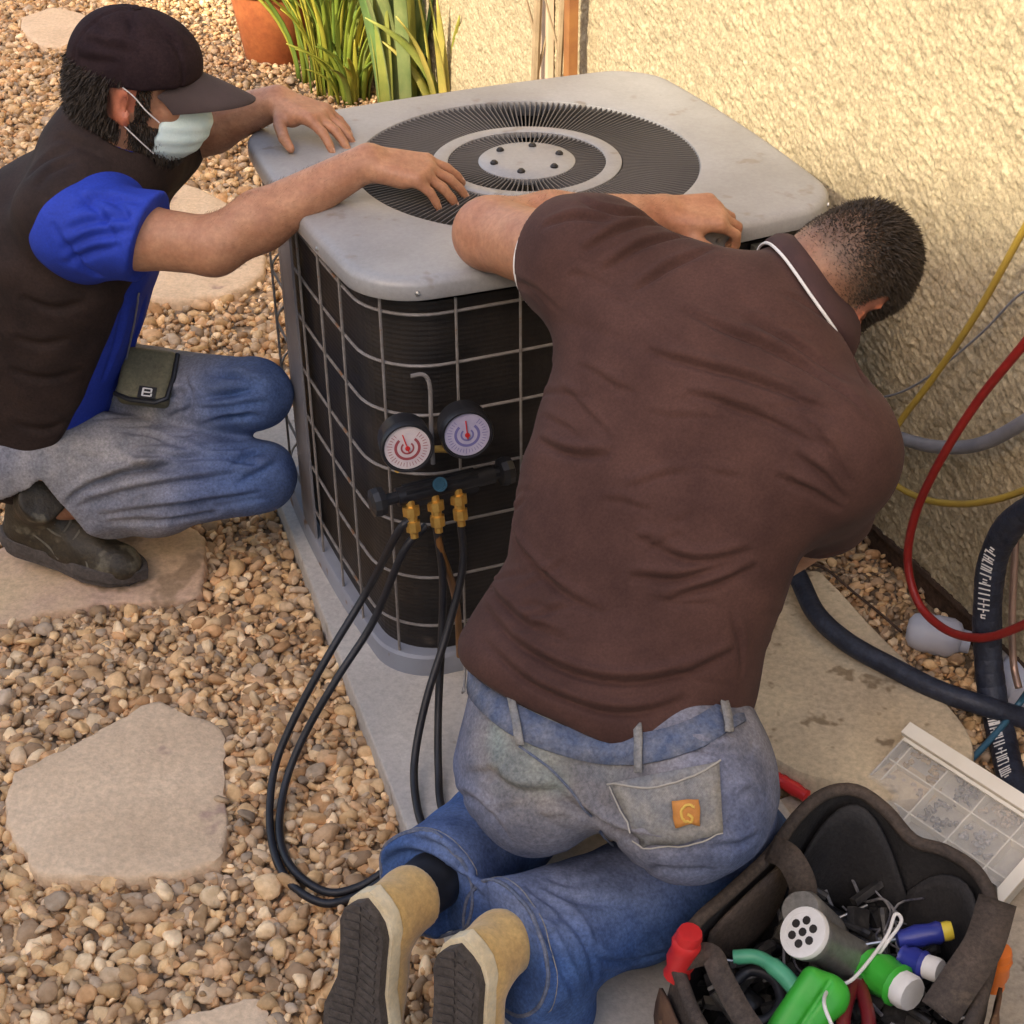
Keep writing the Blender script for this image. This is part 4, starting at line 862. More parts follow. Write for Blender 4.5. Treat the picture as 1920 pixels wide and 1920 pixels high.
for c_, n_, r_ in ((Lcf, nrm(Lan-Lkn), .082), (Rcf, nrm(Ran-Rkn), .091)):
    hu = nrm(np.cross(n_, EZ)); hv = np.cross(n_, hu)
    for off_ in (.004, .016):
        d_ = np.linalg.norm(Vj-(c_-n_*off_), axis=1); ring = []
        for a_ in np.linspace(0, 2*PI, 41):
            dr = hu*math.cos(a_)+hv*math.sin(a_); p_ = c_-n_*off_+dr*r_; k_ = np.argmin(np.linalg.norm(Vj-p_, axis=1)); ring.append(Vj[k_]+dr*.001)
        ring = np.array(ring); ring[1:-1] = (ring[:-2]+ring[1:-1]*2+ring[2:])/4; b = MB(); b.tube(ring, .0008 if off_ > .01 else .003, 6); b.build('cuff_hem', M['denimseat'] if off_ > .01 else M['denim2'], m2, True)
# shoes, toes on the pad, soles towards us
MS = (M['suede'], M['midsole'], M['sole'])
make_shoe(m2, at(682, 1690, .335), at(655, 1985, .075)-at(682, 1690, .335), nrm(CF*.86+CR*.50+EZ*.1), MS, 1, .285, sock=Lan+nrm(Lkn-Lan)*.09)
make_shoe(m2, at(858, 1775, .325), at(838, 2075, .075)-at(858, 1775, .325), nrm(CF*.86+CR*.50+EZ*.1), MS, 1, .285, sock=Ran+nrm(Rkn-Ran)*.09)

# ---- the squatting man in the cap
m1 = thing('person', 'man in dark cap, vest and face mask squatting, both hands on the lid', 'person')
K = .98
rv1 = nrm(A(-.16, -.98, -.06))
pel1 = A(-.965, 2.80, .29); mid1 = A(-.905, 2.78, .52); ch1 = A(-.815, 2.75, .70); nb1 = atd(205, 300, 2.87)
Rsh1 = at(150, 430, .80); Rel1 = at(400, 462, .80); Rwr1 = at(690, 303, .915)
Lsh1 = Rsh1+A(.07, .40, .03); Lwr1 = at(520, 190, .905); Lel1 = at(345, 255, .83)
hc1 = atd(254, 168, 2.78); hF1 = nrm(CR*.95+CF*.05-EZ*.20); hU1 = nrm(EZ-hF1*.0+CR*.12)
Rhip1 = A(-.95, 2.68, .27); Lhip1 = A(-.93, 2.93, .30); Rkn1 = at(488, 892, .25); Lkn1 = at(480, 740, .40); Ran1 = at(112, 945, .185); Lan1 = A(-.86, 2.95, .13)
B1 = Solid()
B1.add([loft([(pel1, rv1, .15, .10), (mid1, rv1, .155, .105), (ch1, rv1, .16, .11)], 2.3, .06)], .02)
B1.add([cone(ch1, nb1, .12, .07), cone(nb1, hc1-hU1*.05-hF1*.02, .066, .062), cone(nb1, Rsh1, .066, .050), cone(nb1, Lsh1, .066, .050)], .03, .03)
def arm(S, sh, el_, wr, s=1.):
    f = el_+(wr-el_)*.30
    S.add([cone(sh, sh+(el_-sh)*.45, .046*s, .054*s), cone(sh+(el_-sh)*.45, el_, .055*s, .049*s), cone(el_, f, .048*s, .050*s), cone(f, wr, .050*s, .031*s)], .02, .018)
arm(B1, Rsh1, Rel1, Rwr1, .98); arm(B1, Lsh1, Lel1, Lwr1, .98)
for hp_, kn_, an_ in ((Rhip1, Rkn1, Ran1), (Lhip1, Lkn1, Lan1)): B1.add([cone(pel1, hp_, .09, .08), cone(hp_, kn_, .065, .036), cone(kn_, an_, .036, .034)], .03, .02)
HW1, HQ1 = head_solid(B1, hc1, hF1, hU1, K)
tipR = at(884, 362, .862); dR = nrm(tipR-Rwr1)
add_hand(B1, hand(Rwr1, nrm(dR+A(0, 0, .12)), nrm(A(.25, -.2, 1)), A(0, 1, 0), [(.30, .30, .2), (.36, .30, .2), (.44, .32, .2), (.52, .34, .2)], (.20, .07, -.06, -.20), 1.06, tang=.5))
tipL = at(672, 262, .862); dL = nrm(tipL-Lwr1)
add_hand(B1, hand(Lwr1, nrm(dL+A(0, 0, .10)), nrm(A(.2, 0, 1)), A(.1, -1, -.1), [(.34, .34, .2), (.32, .3, .2), (.34, .3, .2), (.38, .3, .2)], (.20, .05, -.08, -.24), 1.06, tang=.95))
def skin1(V, N):
    c = np.ones((len(V), 3)); q = (V-hc1)@HQ1.T/K
    ear = (np.abs(np.abs(q[:, 0])-.083) < .013)*(np.abs(q[:, 1]) < .05)*(np.abs(q[:, 2]) < .06); c = np.where(ear[:, None] > 0, c*A(1.2, .82, .78), c)
    for a_, b_ in ((Rel1, Rwr1), (Lel1, Lwr1)):
        pass
    hairy = np.clip((-.015-q[:, 1])/.02, 0, 1)*(np.linalg.norm(q, axis=1) < .15)*np.clip((q[:, 2]+.09)/.03, 0, 1); c *= 1-hairy[:, None]*A(.75, .7, .66); return c
add_nails(m1); B1.mesh('body', M['skin'], m1, .0045, skin1); arm_hair(B1, m1, [(Rel1, Rwr1), (Lel1, Lwr1)], 30000)
# cap
CU1 = nrm(hU1+hF1*-.10); cap = Solid(); cap.add([ell(HW1(0, -.014, .046), A(.087, .109, .099)*K, HQ1), ell(HW1(0, .03, .06), A(.078, .078, .070)*K, HQ1)], .02, .03)
cap.cut(HW1(0, .0, .028), -nrm(HQ1[2]*1+HQ1[1]*-.16), .004).post(lambda P: .0022*wob(P, 30, 7, 2))
cap.mesh(None, None, None, .005); cV, cF = cap.V, cap.F; q = (cV-hc1)@HQ1.T/K
for an in range(6):                                                         # panel seams
    n_ = A(math.cos(an*PI/3+.5), math.sin(an*PI/3+.5), 0); s_ = np.abs((q+A(0, .014, 0))@n_); cV = cV-normals(cV, cF)*(.0018*np.exp(-(s_/.003)**2))[:, None]
cV = creases(cV, cF, [(1.3, [(235, 0), (250, 40), (280, 80)]), [(150, 70), (200, 95), (260, 105)], [(135, 110), (170, 120), (230, 122)], [(290, 40), (330, 75), (350, 110)], [(180, 30), (200, 70)]], .006, .008)
capo = mesh_np('cap', cV, cF, M['cap'], m1)
V = []; F = []; nu, nv = 17, 9
for th in (0, -.004):
    for j in range(nv):
        for i in range(nu):
            u = -1+2*i/(nu-1); v = j/(nv-1); x = .078*u*(1-.04*v); y = .062+.030*(1-abs(u)**1.6*1.9*.8)+v*.116*(1-abs(u)**2.6*.75); z = .056-.018*u*u*1.6-.016*v-.010*v*v+th; V.append(HW1(x, y, z))
o = nu*nv
F += [(j*nu+i, j*nu+i+1, (j+1)*nu+i+1, (j+1)*nu+i) for j in range(nv-1) for i in range(nu-1)]+[(o+j*nu+i, o+(j+1)*nu+i, o+(j+1)*nu+i+1, o+j*nu+i+1) for j in range(nv-1) for i in range(nu-1)]
ed = [j*nu for j in range(nv)]+[(nv-1)*nu+i for i in range(1, nu)]+[j*nu+nu-1 for j in range(nv-2, -1, -1)]
F += [(ed[i], ed[i+1], ed[i+1]+o, ed[i]+o) for i in range(len(ed)-1)]
b = MB(); b.add(V, F); b.build('brim', M['brim'], capo, True, 60)
b = MB(); b.lathe(HW1(0, -.014, .142), HQ1[2], [(.008, -.002), (.008, .003), (.004, .006), (0, .006)], 12); b.build('cap_button', M['cap'], capo, True)
# hair, beard, mask, eyes
hd = Solid(); head_solid(hd, hc1, hF1, hU1, K); Vh, Fh = hd.mesh(None, None, None, .006); hp, hn = sample(Vh, Fh, 46000); q = (hp-hc1)@HQ1.T/K
nape = (q[:, 1] < -.012) & (q[:, 2] < .05) & (q[:, 2] > -.085) & ~((np.abs(q[:, 0]) > .07) & (q[:, 1] > -.036) & (np.abs(q[:, 2]) < .045))
burn = (np.abs(q[:, 0]) > .05) & (q[:, 1] > .010) & (q[:, 1] < .034) & (q[:, 2] < .05) & (q[:, 2] > -.05)
jaw = (q[:, 2] < -.030-.25*np.maximum(q[:, 1]-.02, 0)) & (q[:, 1] > .0) & (q[:, 2] > -.125)
kp = nape | burn | jaw; L_ = np.where(nape, .020, np.where(jaw, .013, .008))*RNG.uniform(.7, 1.3, len(q))
strands('hair', hp[nape], hn[nape], L_[nape], (-HQ1[2]*.9-HQ1[1]*.2)*np.ones((nape.sum(), 3)), M['hair2'], m1, .0013)
bj = (burn | jaw) & ~nape; strands('beard', hp[bj], hn[bj], L_[bj], (-HQ1[2]*.8+HQ1[1]*.2)*np.ones((bj.sum(), 3)), M['hair2'], m1, .0013)
mk = Solid(); mk.add([ell(HW1(0, .040, -.052), A(.071, .088, .066)*K, HQ1), ell(HW1(0, .085, -.030), A(.032, .050, .036)*K, HQ1)], .02, .04)
mk.cut(HW1(0, .050, -.05), -nrm(HQ1[1]-HQ1[2]*.22), .006).cut(HW1(0, .06, -.010), nrm(HQ1[2]-HQ1[1]*.16), .004)
mk.post(lambda P: .0016*np.sin(((P-hc1)@HQ1[2])*260)*np.clip(.6+.6*wob(P, 20, 5, 1), 0, 1)+.0020*wob(P, 38, 7, 3))
mo = mk.mesh('face_mask', M['mask'], m1, .0045)
for s_ in (1, -1):
    b = MB(); b.tube(catmull([HW1(s_*.068, .054, -.024), HW1(s_*.077, .030, -.004), HW1(s_*.082, .008, .018), HW1(s_*.086, -.012, .032)], 6), .0013, 6); b.tube(catmull([HW1(s_*.062, .050, -.085), HW1(s_*.078, .022, -.058), HW1(s_*.083, -.004, -.036)], 6), .0012, 6); b.build('ear_loop', M['white'], mo, True)
for sx in (-1, 1):
    b = MB(); b.lathe(HW1(sx*.031, .083, .012), HQ1[1], [(.004, -.004), (.011, 0), (.0115, .004), (.007, .009), (0, .0105)], 12); b.build('eye', M['white'], m1, True)
    b = MB(); b.tube([HW1(sx*.016, .103, .030), HW1(sx*.033, .099, .034), HW1(sx*.050, .084, .028)], [.003, .004, .002], 6); b.build('eyebrow', M['hair'], m1, True)
# blue shirt under the open vest
S1 = Solid(); stn = [(pel1+A(.03, 0, .02), rv1, .175, .132), (mid1+A(.035, 0, 0), rv1, .182, .150), (ch1+A(.025, 0, 0), rv1, .185, .150)]
S1.add([loft(stn, 2.4, .08)], .03).add([cone(ch1, nb1, .14, .088), cone(nb1, Rsh1+A(0, .02, 0), .090, .086), cone(nb1, Lsh1, .095, .09)], .05, .04)
Rc1 = Rsh1+(Rel1-Rsh1)*.52; Lc1 = Lsh1+(Lel1-Lsh1)*.55
S1.add([cone(Rsh1+A(0, .02, -.005), Rc1+(Rel1-Rsh1)*.3, .082, .080), cone(Lsh1, Lc1+(Lel1-Lsh1)*.2, .092, .082)], .04, 0)
add_cut(S1, Rc1, nrm(Rel1-Rsh1)+A(0, 0, -.32), .125); add_cut(S1, Lc1, Lel1-Lsh1, .105)
S1.sub([cone(nb1-nrm(hc1-nb1)*.02, hc1, .066, .075)], .008).post(lambda P: .003*wob(P, 16, 7, 6)+.0014*wob(P, 40, 7, 2))
S1.mesh(None, None, None, .005)
mesh_np('blue_shirt', creases(S1.V, S1.F, [[(120, 440), (180, 410), (250, 395)], [(110, 480), (170, 450), (245, 430)], [(115, 505), (165, 480), (225, 465)], (1.2, [(140, 380), (200, 360), (270, 375)]), [(240, 560), (230, 640), (200, 720)], [(280, 560), (260, 640), (230, 720)], (1.4, [(90, 420), (140, 500), (190, 530)]), (1.2, [(150, 350), (190, 400), (210, 470)]), [(200, 350), (235, 400), (240, 470)]], .009, .0075), S1.F, M['blue'], m1)
S3 = Solid(); S3.add([loft([(pel1+A(.0, 0, -.03), rv1, .196, .155), (mid1+A(.02, 0, 0), rv1, .204, .170), (ch1+A(.012, 0, 0), rv1, .205, .168)], 2.4, .10)], .03).add([cone(ch1, nb1, .166, .096), cone(nb1, Rsh1+A(-.02, .045, .01), .104, .098), cone(nb1, Lsh1, .112, .104)], .05, .04)
S3.sub([ell(Rsh1+A(.110, -.085, -.065), A(.105, .105, .105)), ell(Lsh1+A(.08, .06, -.05), A(.11, .11, .12))], .012)
fx1 = nrm(np.cross(A(0, 0, 1), rv1)); fx1 = fx1 if fx1[0] > 0 else -fx1
S3.cut(mid1+nrm(fx1+A(0, 0, -.56))*.150, nrm(fx1+A(0, 0, -.56)), .008).sub([cone(nb1-nrm(hc1-nb1)*.02, hc1, .074, .084)], .010)
S3.post(lambda P: .004*wob(P, 15, 7, 9)+.0018*wob(P, 38, 7, 2))
S3.mesh(None, None, None, .005)
mesh_np('vest', creases(S3.V, S3.F, [[(40, 330), (80, 290), (140, 270)], [(60, 350), (95, 310), (150, 295)], [(20, 640), (80, 655), (140, 640)], [(10, 700), (90, 720), (160, 700)], [(30, 560), (100, 590), (170, 570)], [(20, 800), (90, 815), (140, 790)], [(100, 250), (150, 265), (200, 285)]], .007, .010), S3.F, M['vest'], m1, True, np.ones((len(S3.V), 3)))
b = MB(); b.tube(lay([tuple(p[:2]) for p in catmull([(258, 548, 0), (250, 600, 0), (232, 680, 0), (208, 750, 0)], 6)], .003, S1.V, S1.F), .0018, 6); b.build('shirt_piping', M['conduit'], m1, True)
# jeans, boot, belt pouch
J1 = Solid(); J1.add([ell(pel1+A(.0, 0, -.02), A(.15, .19, .13)), cone(Rhip1, Rkn1, .112, .064)], .05, .04).add([cone(Lhip1, Lkn1, .100, .064)], .022, .03)
J1.add([cone(Rkn1, Rkn1+(Ran1-Rkn1)*.5+A(0, 0, -.012), .064, .074), cone(Rkn1+(Ran1-Rkn1)*.5+A(0, 0, -.012), Ran1, .074, .072)], .035, .03).add([cone(Lkn1, Lan1, .064, .07)], .03, .03)
add_cut(J1, Ran1+(Rkn1-Ran1)*.13+A(0, 0, .0), nrm(Ran1-Rkn1)+A(0, 0, -.45), .125); add_cut(J1, Lan1, Lan1-Lkn1, .1)
J1.post(lambda P: .0045*wob(P, 15, 7, 4)+.002*wob(P, 40, 7, 1)); J1.mesh(None, None, None, .0044)
VJ1 = creases(J1.V, J1.F, [(1.3, [(150, 950), (260, 925), (380, 905), (480, 880)]), (1.2, [(180, 975), (300, 960), (420, 945), (500, 930)]), [(160, 915), (260, 890), (350, 880)], [(430, 870), (470, 840), (520, 830)], [(440, 920), (490, 890), (530, 860)], [(350, 760), (420, 740), (500, 735)], [(360, 775), (430, 770), (510, 760)], [(340, 700), (350, 740), (345, 790)], [(230, 800), (300, 810), (380, 850)], [(210, 990), (320, 985), (420, 965)], (1.3, [(120, 960), (150, 930), (210, 905), (280, 880)]), (1.2, [(240, 840), (330, 850), (430, 850), (500, 870)]), (1.2, [(380, 690), (430, 700), (500, 712)]), [(400, 800), (440, 790), (500, 790)]]+[(RNG.uniform(.4, .8), [(x_, y_), (x_+45, y_-8+RNG.normal()*6), (x_+RNG.uniform(70, 130), y_-RNG.uniform(5, 30))]) for x_, y_ in zip(RNG.uniform(120, 430, 34), RNG.uniform(690, 990, 34))], .0100, .0066)
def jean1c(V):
    c = np.ones((len(V), 3)); kd = np.minimum(np.linalg.norm(V-Rkn1, axis=1), np.linalg.norm(V-Lkn1, axis=1)); w = np.clip((kd-.05)/.17, 0, 1)*np.clip(.85+.4*wob(V, 12, 7, 5), .3, 1.2); g = A(5.5, 2.6, .94)  # faded grey away from the knees, lit upper legs put into the colour too
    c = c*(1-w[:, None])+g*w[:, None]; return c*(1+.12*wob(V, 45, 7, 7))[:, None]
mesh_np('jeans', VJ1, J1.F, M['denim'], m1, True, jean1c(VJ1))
make_shoe(m1, at(8, 1012, .075), at(270, 1092, .032)-at(8, 1012, .075), nrm(EZ+A(-.05, .12, 0)), (M['boot'], M['sole'], M['sole']), 1, .30, True, at(80, 935, .235), True)
make_shoe(m1, A(-1.02, 3.00, .06), A(.27, -.06, -.03), EZ, (M['boot'], M['sole'], M['sole']), -1, .30, True, A(-.92, 2.98, .22), True)
pc = lay([(283, 715)], .012, VJ1, J1.F)[0]; px_ = nrm(CR*.9+CU*-.12); pz_ = nrm(-CF+CU*.35); PQ = frame(px_, None, pz_) if False else np.array([nrm(px_-pz_*(px_@pz_)), np.cross(pz_, nrm(px_-pz_*(px_@pz_))), pz_])
po = Solid(); po.add([rbox(pc, A(.052, .056, .022), PQ, .014)]); po.mesh('belt_pouch', M['case'], m1, .004); pob = bpy.data.objects['belt_pouch']
b = MB()
W_ = lambda x, y, z: pc+PQ[0]*x+PQ[1]*y+PQ[2]*z
b.tube([W_(-.052, -.046, .016), W_(-.02, -.057, .020), W_(.03, -.057, .020), W_(.050, -.046, .018), W_(.054, 0, .016), W_(.052, .05, .014)], .005, 8); b.build('trim', M['black'], pob, True)
b = MB(); b.box(W_(.012, -.040, .0228), (.017, .012, .001), PQ[0], PQ[1], PQ[2]); lg = b.build('logo_plate', M['black'], pob)
b = MB()
for x, y, hx_, hy_ in ((.004, -.040, .0018, .008), (.012, -.0325, .008, .0012), (.012, -.0475, .008, .0012), (.020, -.0365, .0016, .004), (.012, -.040, .006, .0012), (.021, -.045, .0016, .003)): b.box(W_(x, y, .0244), (hx_, hy_, .0004), PQ[0], PQ[1], PQ[2])
b.build('logo', M['white'], pob)

# ------------------------------------------------------------------ plants and pot at the far end of the wall
def plant_leaves(root, base, n, mt, name, hgt, wid, lean, seed, spread=.06, twist=.3, curl=.35, pal=None):
    r = np.random.default_rng(seed)
    for k in range(n):
        az = r.uniform(0, 2*PI); out = A(math.cos(az), math.sin(az), 0); h = hgt*r.uniform(.6, 1.1); w = wid*r.uniform(.7, 1.2); ln_ = lean*r.uniform(.2, 1.2); side = A(-out[1], out[0], 0); side = nrm(side+A(*r.normal(size=3))*twist)
        p0 = base+out*spread*r.uniform(.1, 1); m = 10; V = []; F = []
        for i in range(m+1):
            t = i/m; c = p0+out*(ln_*t*t+curl*ln_*max(t-.6, 0)**2*3)*h+EZ*h*(t-.35*ln_*t*t); ww = w*(.55+.6*t if t < .35 else .76*max(1-((t-.35)/.65)**2.2, .0)+.0)*.5+.001
            V += [c-side*ww, c+out*ww*-.28, c+side*ww]
        F = [(i*3+j, i*3+j+1, i*3+j+4, i*3+j+3) for i in range(m) for j in range(2)]
        col = (pal[r.integers(len(pal))] if pal else A(1, 1, 1))*np.ones((len(V), 1))
        o = mesh_np(name, np.array(V), F, mt, root, True, col); md_ = o.modifiers.new('thickness', 'SOLIDIFY'); md_.thickness = .004
ag = thing('strap_leaf_plant', 'tall plant with upright grey-green strap leaves against the sunny wall', 'plant')
plant_leaves(ag, at(770, 262, 0), 24, M['leaf'], 'leaf', .95, .075, .20, 3, .12, pal=[A(1, 1, 1), A(.75, 1, .8), A(1.35, 1.2, .7), A(1.1, 1.1, .9)])
ag2 = thing('strap_leaf_plant', 'smaller yellowing strap-leaf plant beside the dry stalks', 'plant')
plant_leaves(ag2, at(850, 285, 0), 16, M['leaf'], 'leaf', .62, .040, .34, 9, .08, pal=[A(1.9, 1.5, .8), A(1.4, 1.3, .8), A(2.0, 1.4, .9)])
def bush(label, base, R_, H_, n, seed):
    r = np.random.default_rng(seed); t = thing('leafy_weed', label, 'plant'); V = []; F = []; C_ = []
    for k in range(n):
        a = r.uniform(0, 2*PI); rad = R_*math.sqrt(r.random()); hh = H_*r.random()**.8; p = base+A(math.cos(a)*rad*(.5+.7*hh/H_), math.sin(a)*rad*(.5+.7*hh/H_), hh); d = nrm(A(math.cos(a), math.sin(a), .9)+r.normal(size=3)*.6); s_ = nrm(np.cross(d, r.normal(size=3))); l = r.uniform(.035, .075); w = l*.2
        o = len(V); V += [p-s_*w*.3, p+d*l*.5-s_*w, p+d*l, p+d*l*.5+s_*w]; F.append((o, o+1, o+2, o+3)); c = A(1, 1, 1)*r.uniform(.6, 1.5)*np.where(r.random() < .25, A(1.5, 1.15, .8), A(1, 1, 1)); C_ += [c]*4
    tag(mesh_np('foliage', np.array(V), F, M['weed'], t, False, np.array(C_)), kind='stuff')
    for k in range(9):
        a = r.uniform(0, 2*PI); b = MB(); e = base+A(math.cos(a)*R_*.8, math.sin(a)*R_*.8, H_*r.uniform(.6, .95)); b.tube(catmull([base, base+(e-base)*.5+A(0, 0, .05), e], 4), [.004]*9, 5); b.build('stem', M['stalk'], t, True)
wd = thing('grassy_weed', 'feathery yellow-green clump between the terracotta pot and the strap leaves', 'plant')
GP = [A(2.2, 1.7, 1.0), A(1.5, 1.5, .9), A(1.0, 1.2, .9), A(2.6, 1.9, 1.2), A(1.2, 1.1, 1.0)]
plant_leaves(wd, at(632, 175, 0), 60, M['weed'], 'blade', .62, .022, .34, 31, .10, .5, pal=GP)
plant_leaves(wd, at(600, 150, 0), 40, M['weed'], 'blade', .66, .020, .42, 32, .10, .5, pal=GP)
plant_leaves(wd, at(668, 190, 0), 30, M['weed'], 'blade', .28, .024, .5, 33, .08, .6, pal=GP)
def wallfoot(px, py, d):
    p = onwall(px, py, d); return A(p[0], p[1], 0)
for px_0, tp_, r_, lb in ((1000, -30, .010, 'grey dry stalk standing behind the condenser lid'), (1043, -40, .008, 'thin dry stalk beside the brown stake')):
    f_ = wallfoot(px_0-4, 120, .06); b = MB(); b.tube(catmull([f_, f_+A(.01, 0, .5), f_+A(.03, .01, 1.0), f_+A(.035, .02, 1.5)], 5), np.linspace(r_*1.4, r_*.7, 16), 7)
    for k in range(6): z_ = .5+.12*k; b.tube([f_+A(.01+.02*(z_-.5), 0, z_), f_+A(.01+.04*(-1)**k, .02, z_+.16)], [r_*.55, .002], 5)
    tag(b.build('dry_stalk', M['stalk'], None, True), lb, 'stalk')
f_ = wallfoot(1024, 100, .012); b = MB(); b.box(f_+EZ*.7, (.030, .008, .70), EX, EY, EZ); tag(b.build('pale_board', M['paleplank']), 'pale narrow board leaning flat on the stucco wall', 'board')
f_ = wallfoot(1070, 100, .05); b = MB(); b.prism([(.016, .012), (-.016, .012), (-.016, -.012), (.016, -.012)], 0, 1.5, .003, f_, EX, EY, EZ); tag(b.build('garden_stake', M['stake']), 'reddish brown wooden stake standing beside the pale board', 'stake')
pt = thing('terracotta_pot', 'weathered terracotta pot on the gravel beside the weed', 'pot'); pc0 = at(518, 108, 0)
b = MB(); b.lathe(pc0, EZ, [(.105, 0), (.112, .01), (.150, .26), (.150, .262), (.168, .264), (.172, .275), (.174, .335), (.168, .345), (.155, .345), (.150, .32), (.0, .315)], 40); b.build('pot_body', M['terra'], pt, True, 35)
b = MB(); b.lathe(pc0+EZ*.316, EZ, [(.149, 0), (.149, .006), (0, .012)], 24); b.build('potting_soil', M['soil'], pt, True)

# ------------------------------------------------------------------ hoses, pipes and cables by the wall
ow = onwall
hose('charging_hose', 'yellow hose looping in front of the stucco wall', [ow(2300, -180, .07), ow(2010, 270, .07), ow(1920, 430, .07), ow(1830, 590, .07), ow(1745, 715, .07), ow(1688, 790, .075), ow(1655, 850, .08), ow(1672, 902, .08), ow(1730, 935, .08), ow(1800, 945, .08), ow(1870, 936, .08), ow(1930, 915, .08), ow(2010, 880, .08), ow(2300, 690, .09), ow(2700, 420, .09)], .0062, M['yhose'])
hose('charging_hose', 'red hose curving down in front of the stucco wall', [ow(2300, 200, .13), ow(2000, 540, .13), ow(1920, 645, .13), ow(1835, 750, .13), ow(1765, 860, .13), ow(1718, 960, .13), ow(1702, 1050, .13), ow(1722, 1130, .13), ow(1772, 1180, .13), ow(1835, 1196, .13), ow(1900, 1180, .13), ow(1990, 1130, .13), ow(2300, 930, .12), ow(2700, 600, .10)], .0078, M['rhose'], n=10)
hose('cable', 'thin dark cable crossing the stucco behind the yellow hose', [ow(2500, 200, .02), ow(1980, 530, .02), ow(1915, 550, .02), ow(1840, 625, .02), ow(1750, 700, .02), ow(1690, 735, .02), ow(1640, 748, .02)], .0022, M['conduit'], cat='cable')
hose('conduit', 'grey flexible conduit sagging along the wall', [ow(1600, 790, .05), ow(1690, 822, .05), ow(1760, 838, .05), ow(1840, 832, .05), ow(1930, 785, .05), ow(2020, 720, .05), ow(2300, 480, .05), ow(2600, 150, .05)], .0125, M['conduit'], cat='conduit', sides=14)
ins = thing('insulated_pipe', 'black foam-insulated pipe with white print bending down by the wall', 'pipe')
ip = catmull([ow(2040, 930, .10), ow(1950, 950, .10), ow(1895, 985, .10), ow(1862, 1050, .10), ow(1852, 1130, .10), ow(1852, 1220, .10), ow(1862, 1310, .105), ow(1880, 1390, .12), at(1905, 1480, .04), at(1960, 1560, .04)], 8)
ipf = np.vstack([ip[i]*(1-f)+ip[i+1]*f for i in range(len(ip)-1) for f in np.linspace(0, 1, 10, endpoint=False)]).reshape(-1, 3); sl = np.r_[0, np.cumsum(np.linalg.norm(np.diff(ipf, axis=0), axis=1))]
b = MB(); b.tube(ipf, .0240+.0009*np.abs(np.sin(sl*PI/.026))**.4+.0005*np.sin(sl*61), 18); b.build('foam_sleeve', M['foam'], ins, True, 75)
def print_marks(i0, i1, parent, n, seed):
    """rows of small white letter strokes wrapped on the pipe"""
    r = np.random.default_rng(seed); b = MB(); T = np.gradient(ip, axis=0)
    for k in range(n):
        u = i0+(i1-i0)*k/n; i = int(u); fr = u-i; c = ip[i]*(1-fr)+ip[min(i+1, len(ip)-1)]*fr; t = nrm(T[i]); vw = nrm(A(0, 0, CAM_H)-c); nn = nrm(vw-t*(vw@t)); sd_ = np.cross(t, nn); nn = nrm(nn*.93+sd_*.25); sd_ = np.cross(t, nn); o = c+nn*.0249
        hh = .010 if k % 7 else .004
        b.box(o, (.0012, hh, .0004), t, sd_, nn)
        if r.random() < .12: continue
        if r.random() < .75: b.box(o+t*.003+sd_*hh*.9*r.choice([-1, 0, 1])-nn*.0010, (.0034, .0012, .0004), t, sd_, nn)
        if r.random() < .35: b.box(o+t*.0058, (.0011, hh*.9, .0004), t, sd_, nn)
    b.build('print', M['white'], parent)
print_marks(20, 34, ins, 15, 1); print_marks(50, 64, ins, 22, 2)
hose('drain_tube', 'black corrugated drain tube arching across the tan slab', [at(1440, 1010, .12), at(1492, 1075, .115), at(1530, 1150, .11), at(1590, 1205, .10), at(1680, 1255, .09), at(1760, 1295, .085), at(1850, 1325, .08), at(1930, 1350, .05)], .0185, M['foam'], cat='tube', sides=16)
hose('copper_line', 'thin pinkish pipe rising behind the printed black pipe', [ow(1905, 980, .05), ow(1902, 1060, .05), ow(1898, 1150, .05), ow(1900, 1240, .05), ow(1910, 1290, .06)], .0065, M['copper'], cat='pipe')
hose('cable', 'teal cable running diagonally past the printed pipe', [ow(1990, 1210, .14), at(1925, 1300, .10), at(1880, 1360, .06), at(1830, 1415, .035), at(1800, 1440, .03)], .006, M['tealw'], cat='cable')
hose('cable', 'thin brown wire lying over the chips beside the slab', [at(1500, 1058, .09), at(1545, 1065, .05), at(1600, 1110, .03), at(1650, 1150, .028), at(1690, 1185, .028)], .0028, M['foot'], cat='cable')
hose('cable', 'black cable hugging the near edge of the tan slab', [at(1400, 1330, .075), at(1425, 1385, .06), at(1455, 1435, .035), at(1500, 1468, .03), at(1560, 1488, .03), at(1610, 1500, .03)], .0055, M['rubber'], cat='cable')
cp = thing('plastic_bottle', 'cloudy pale plastic bottle lying on its side in the chips by the wall', 'bottle')
c0, c1 = at(1700, 1178, .045), at(1820, 1205, .04); b = MB(); b.lathe(c0, c1-c0, [(0, 0), (.018, .001), (.031, .009), (.037, .026), (.038, .04), (.036, .046), (.038, .052), (.038, .082), (.032, .096), (.022, .102), (.021, .118), (0, .118)], 28); b.build('bottle_body', M['cup'], cp, True, 50)
bt = thing('plastic_bottle', 'small white bottle half hidden behind the printed pipe', 'bottle'); c0, c1 = at(1920, 1310, .04), at(1900, 1250, .05); b = MB(); b.lathe(c0, c1-c0, [(0, 0), (.028, .001), (.030, .006), (.030, .07), (.02, .085), (.012, .09), (.012, .10), (0, .10)], 20); b.build('bottle_body', M['cup'], bt, True, 40)
b = MB(); b.lathe(c0+nrm(c1-c0)*.10, c1-c0, [(.014, 0), (.014, .016), (0, .016)], 16); b.build('cap', M['white'], bt, True, 40)

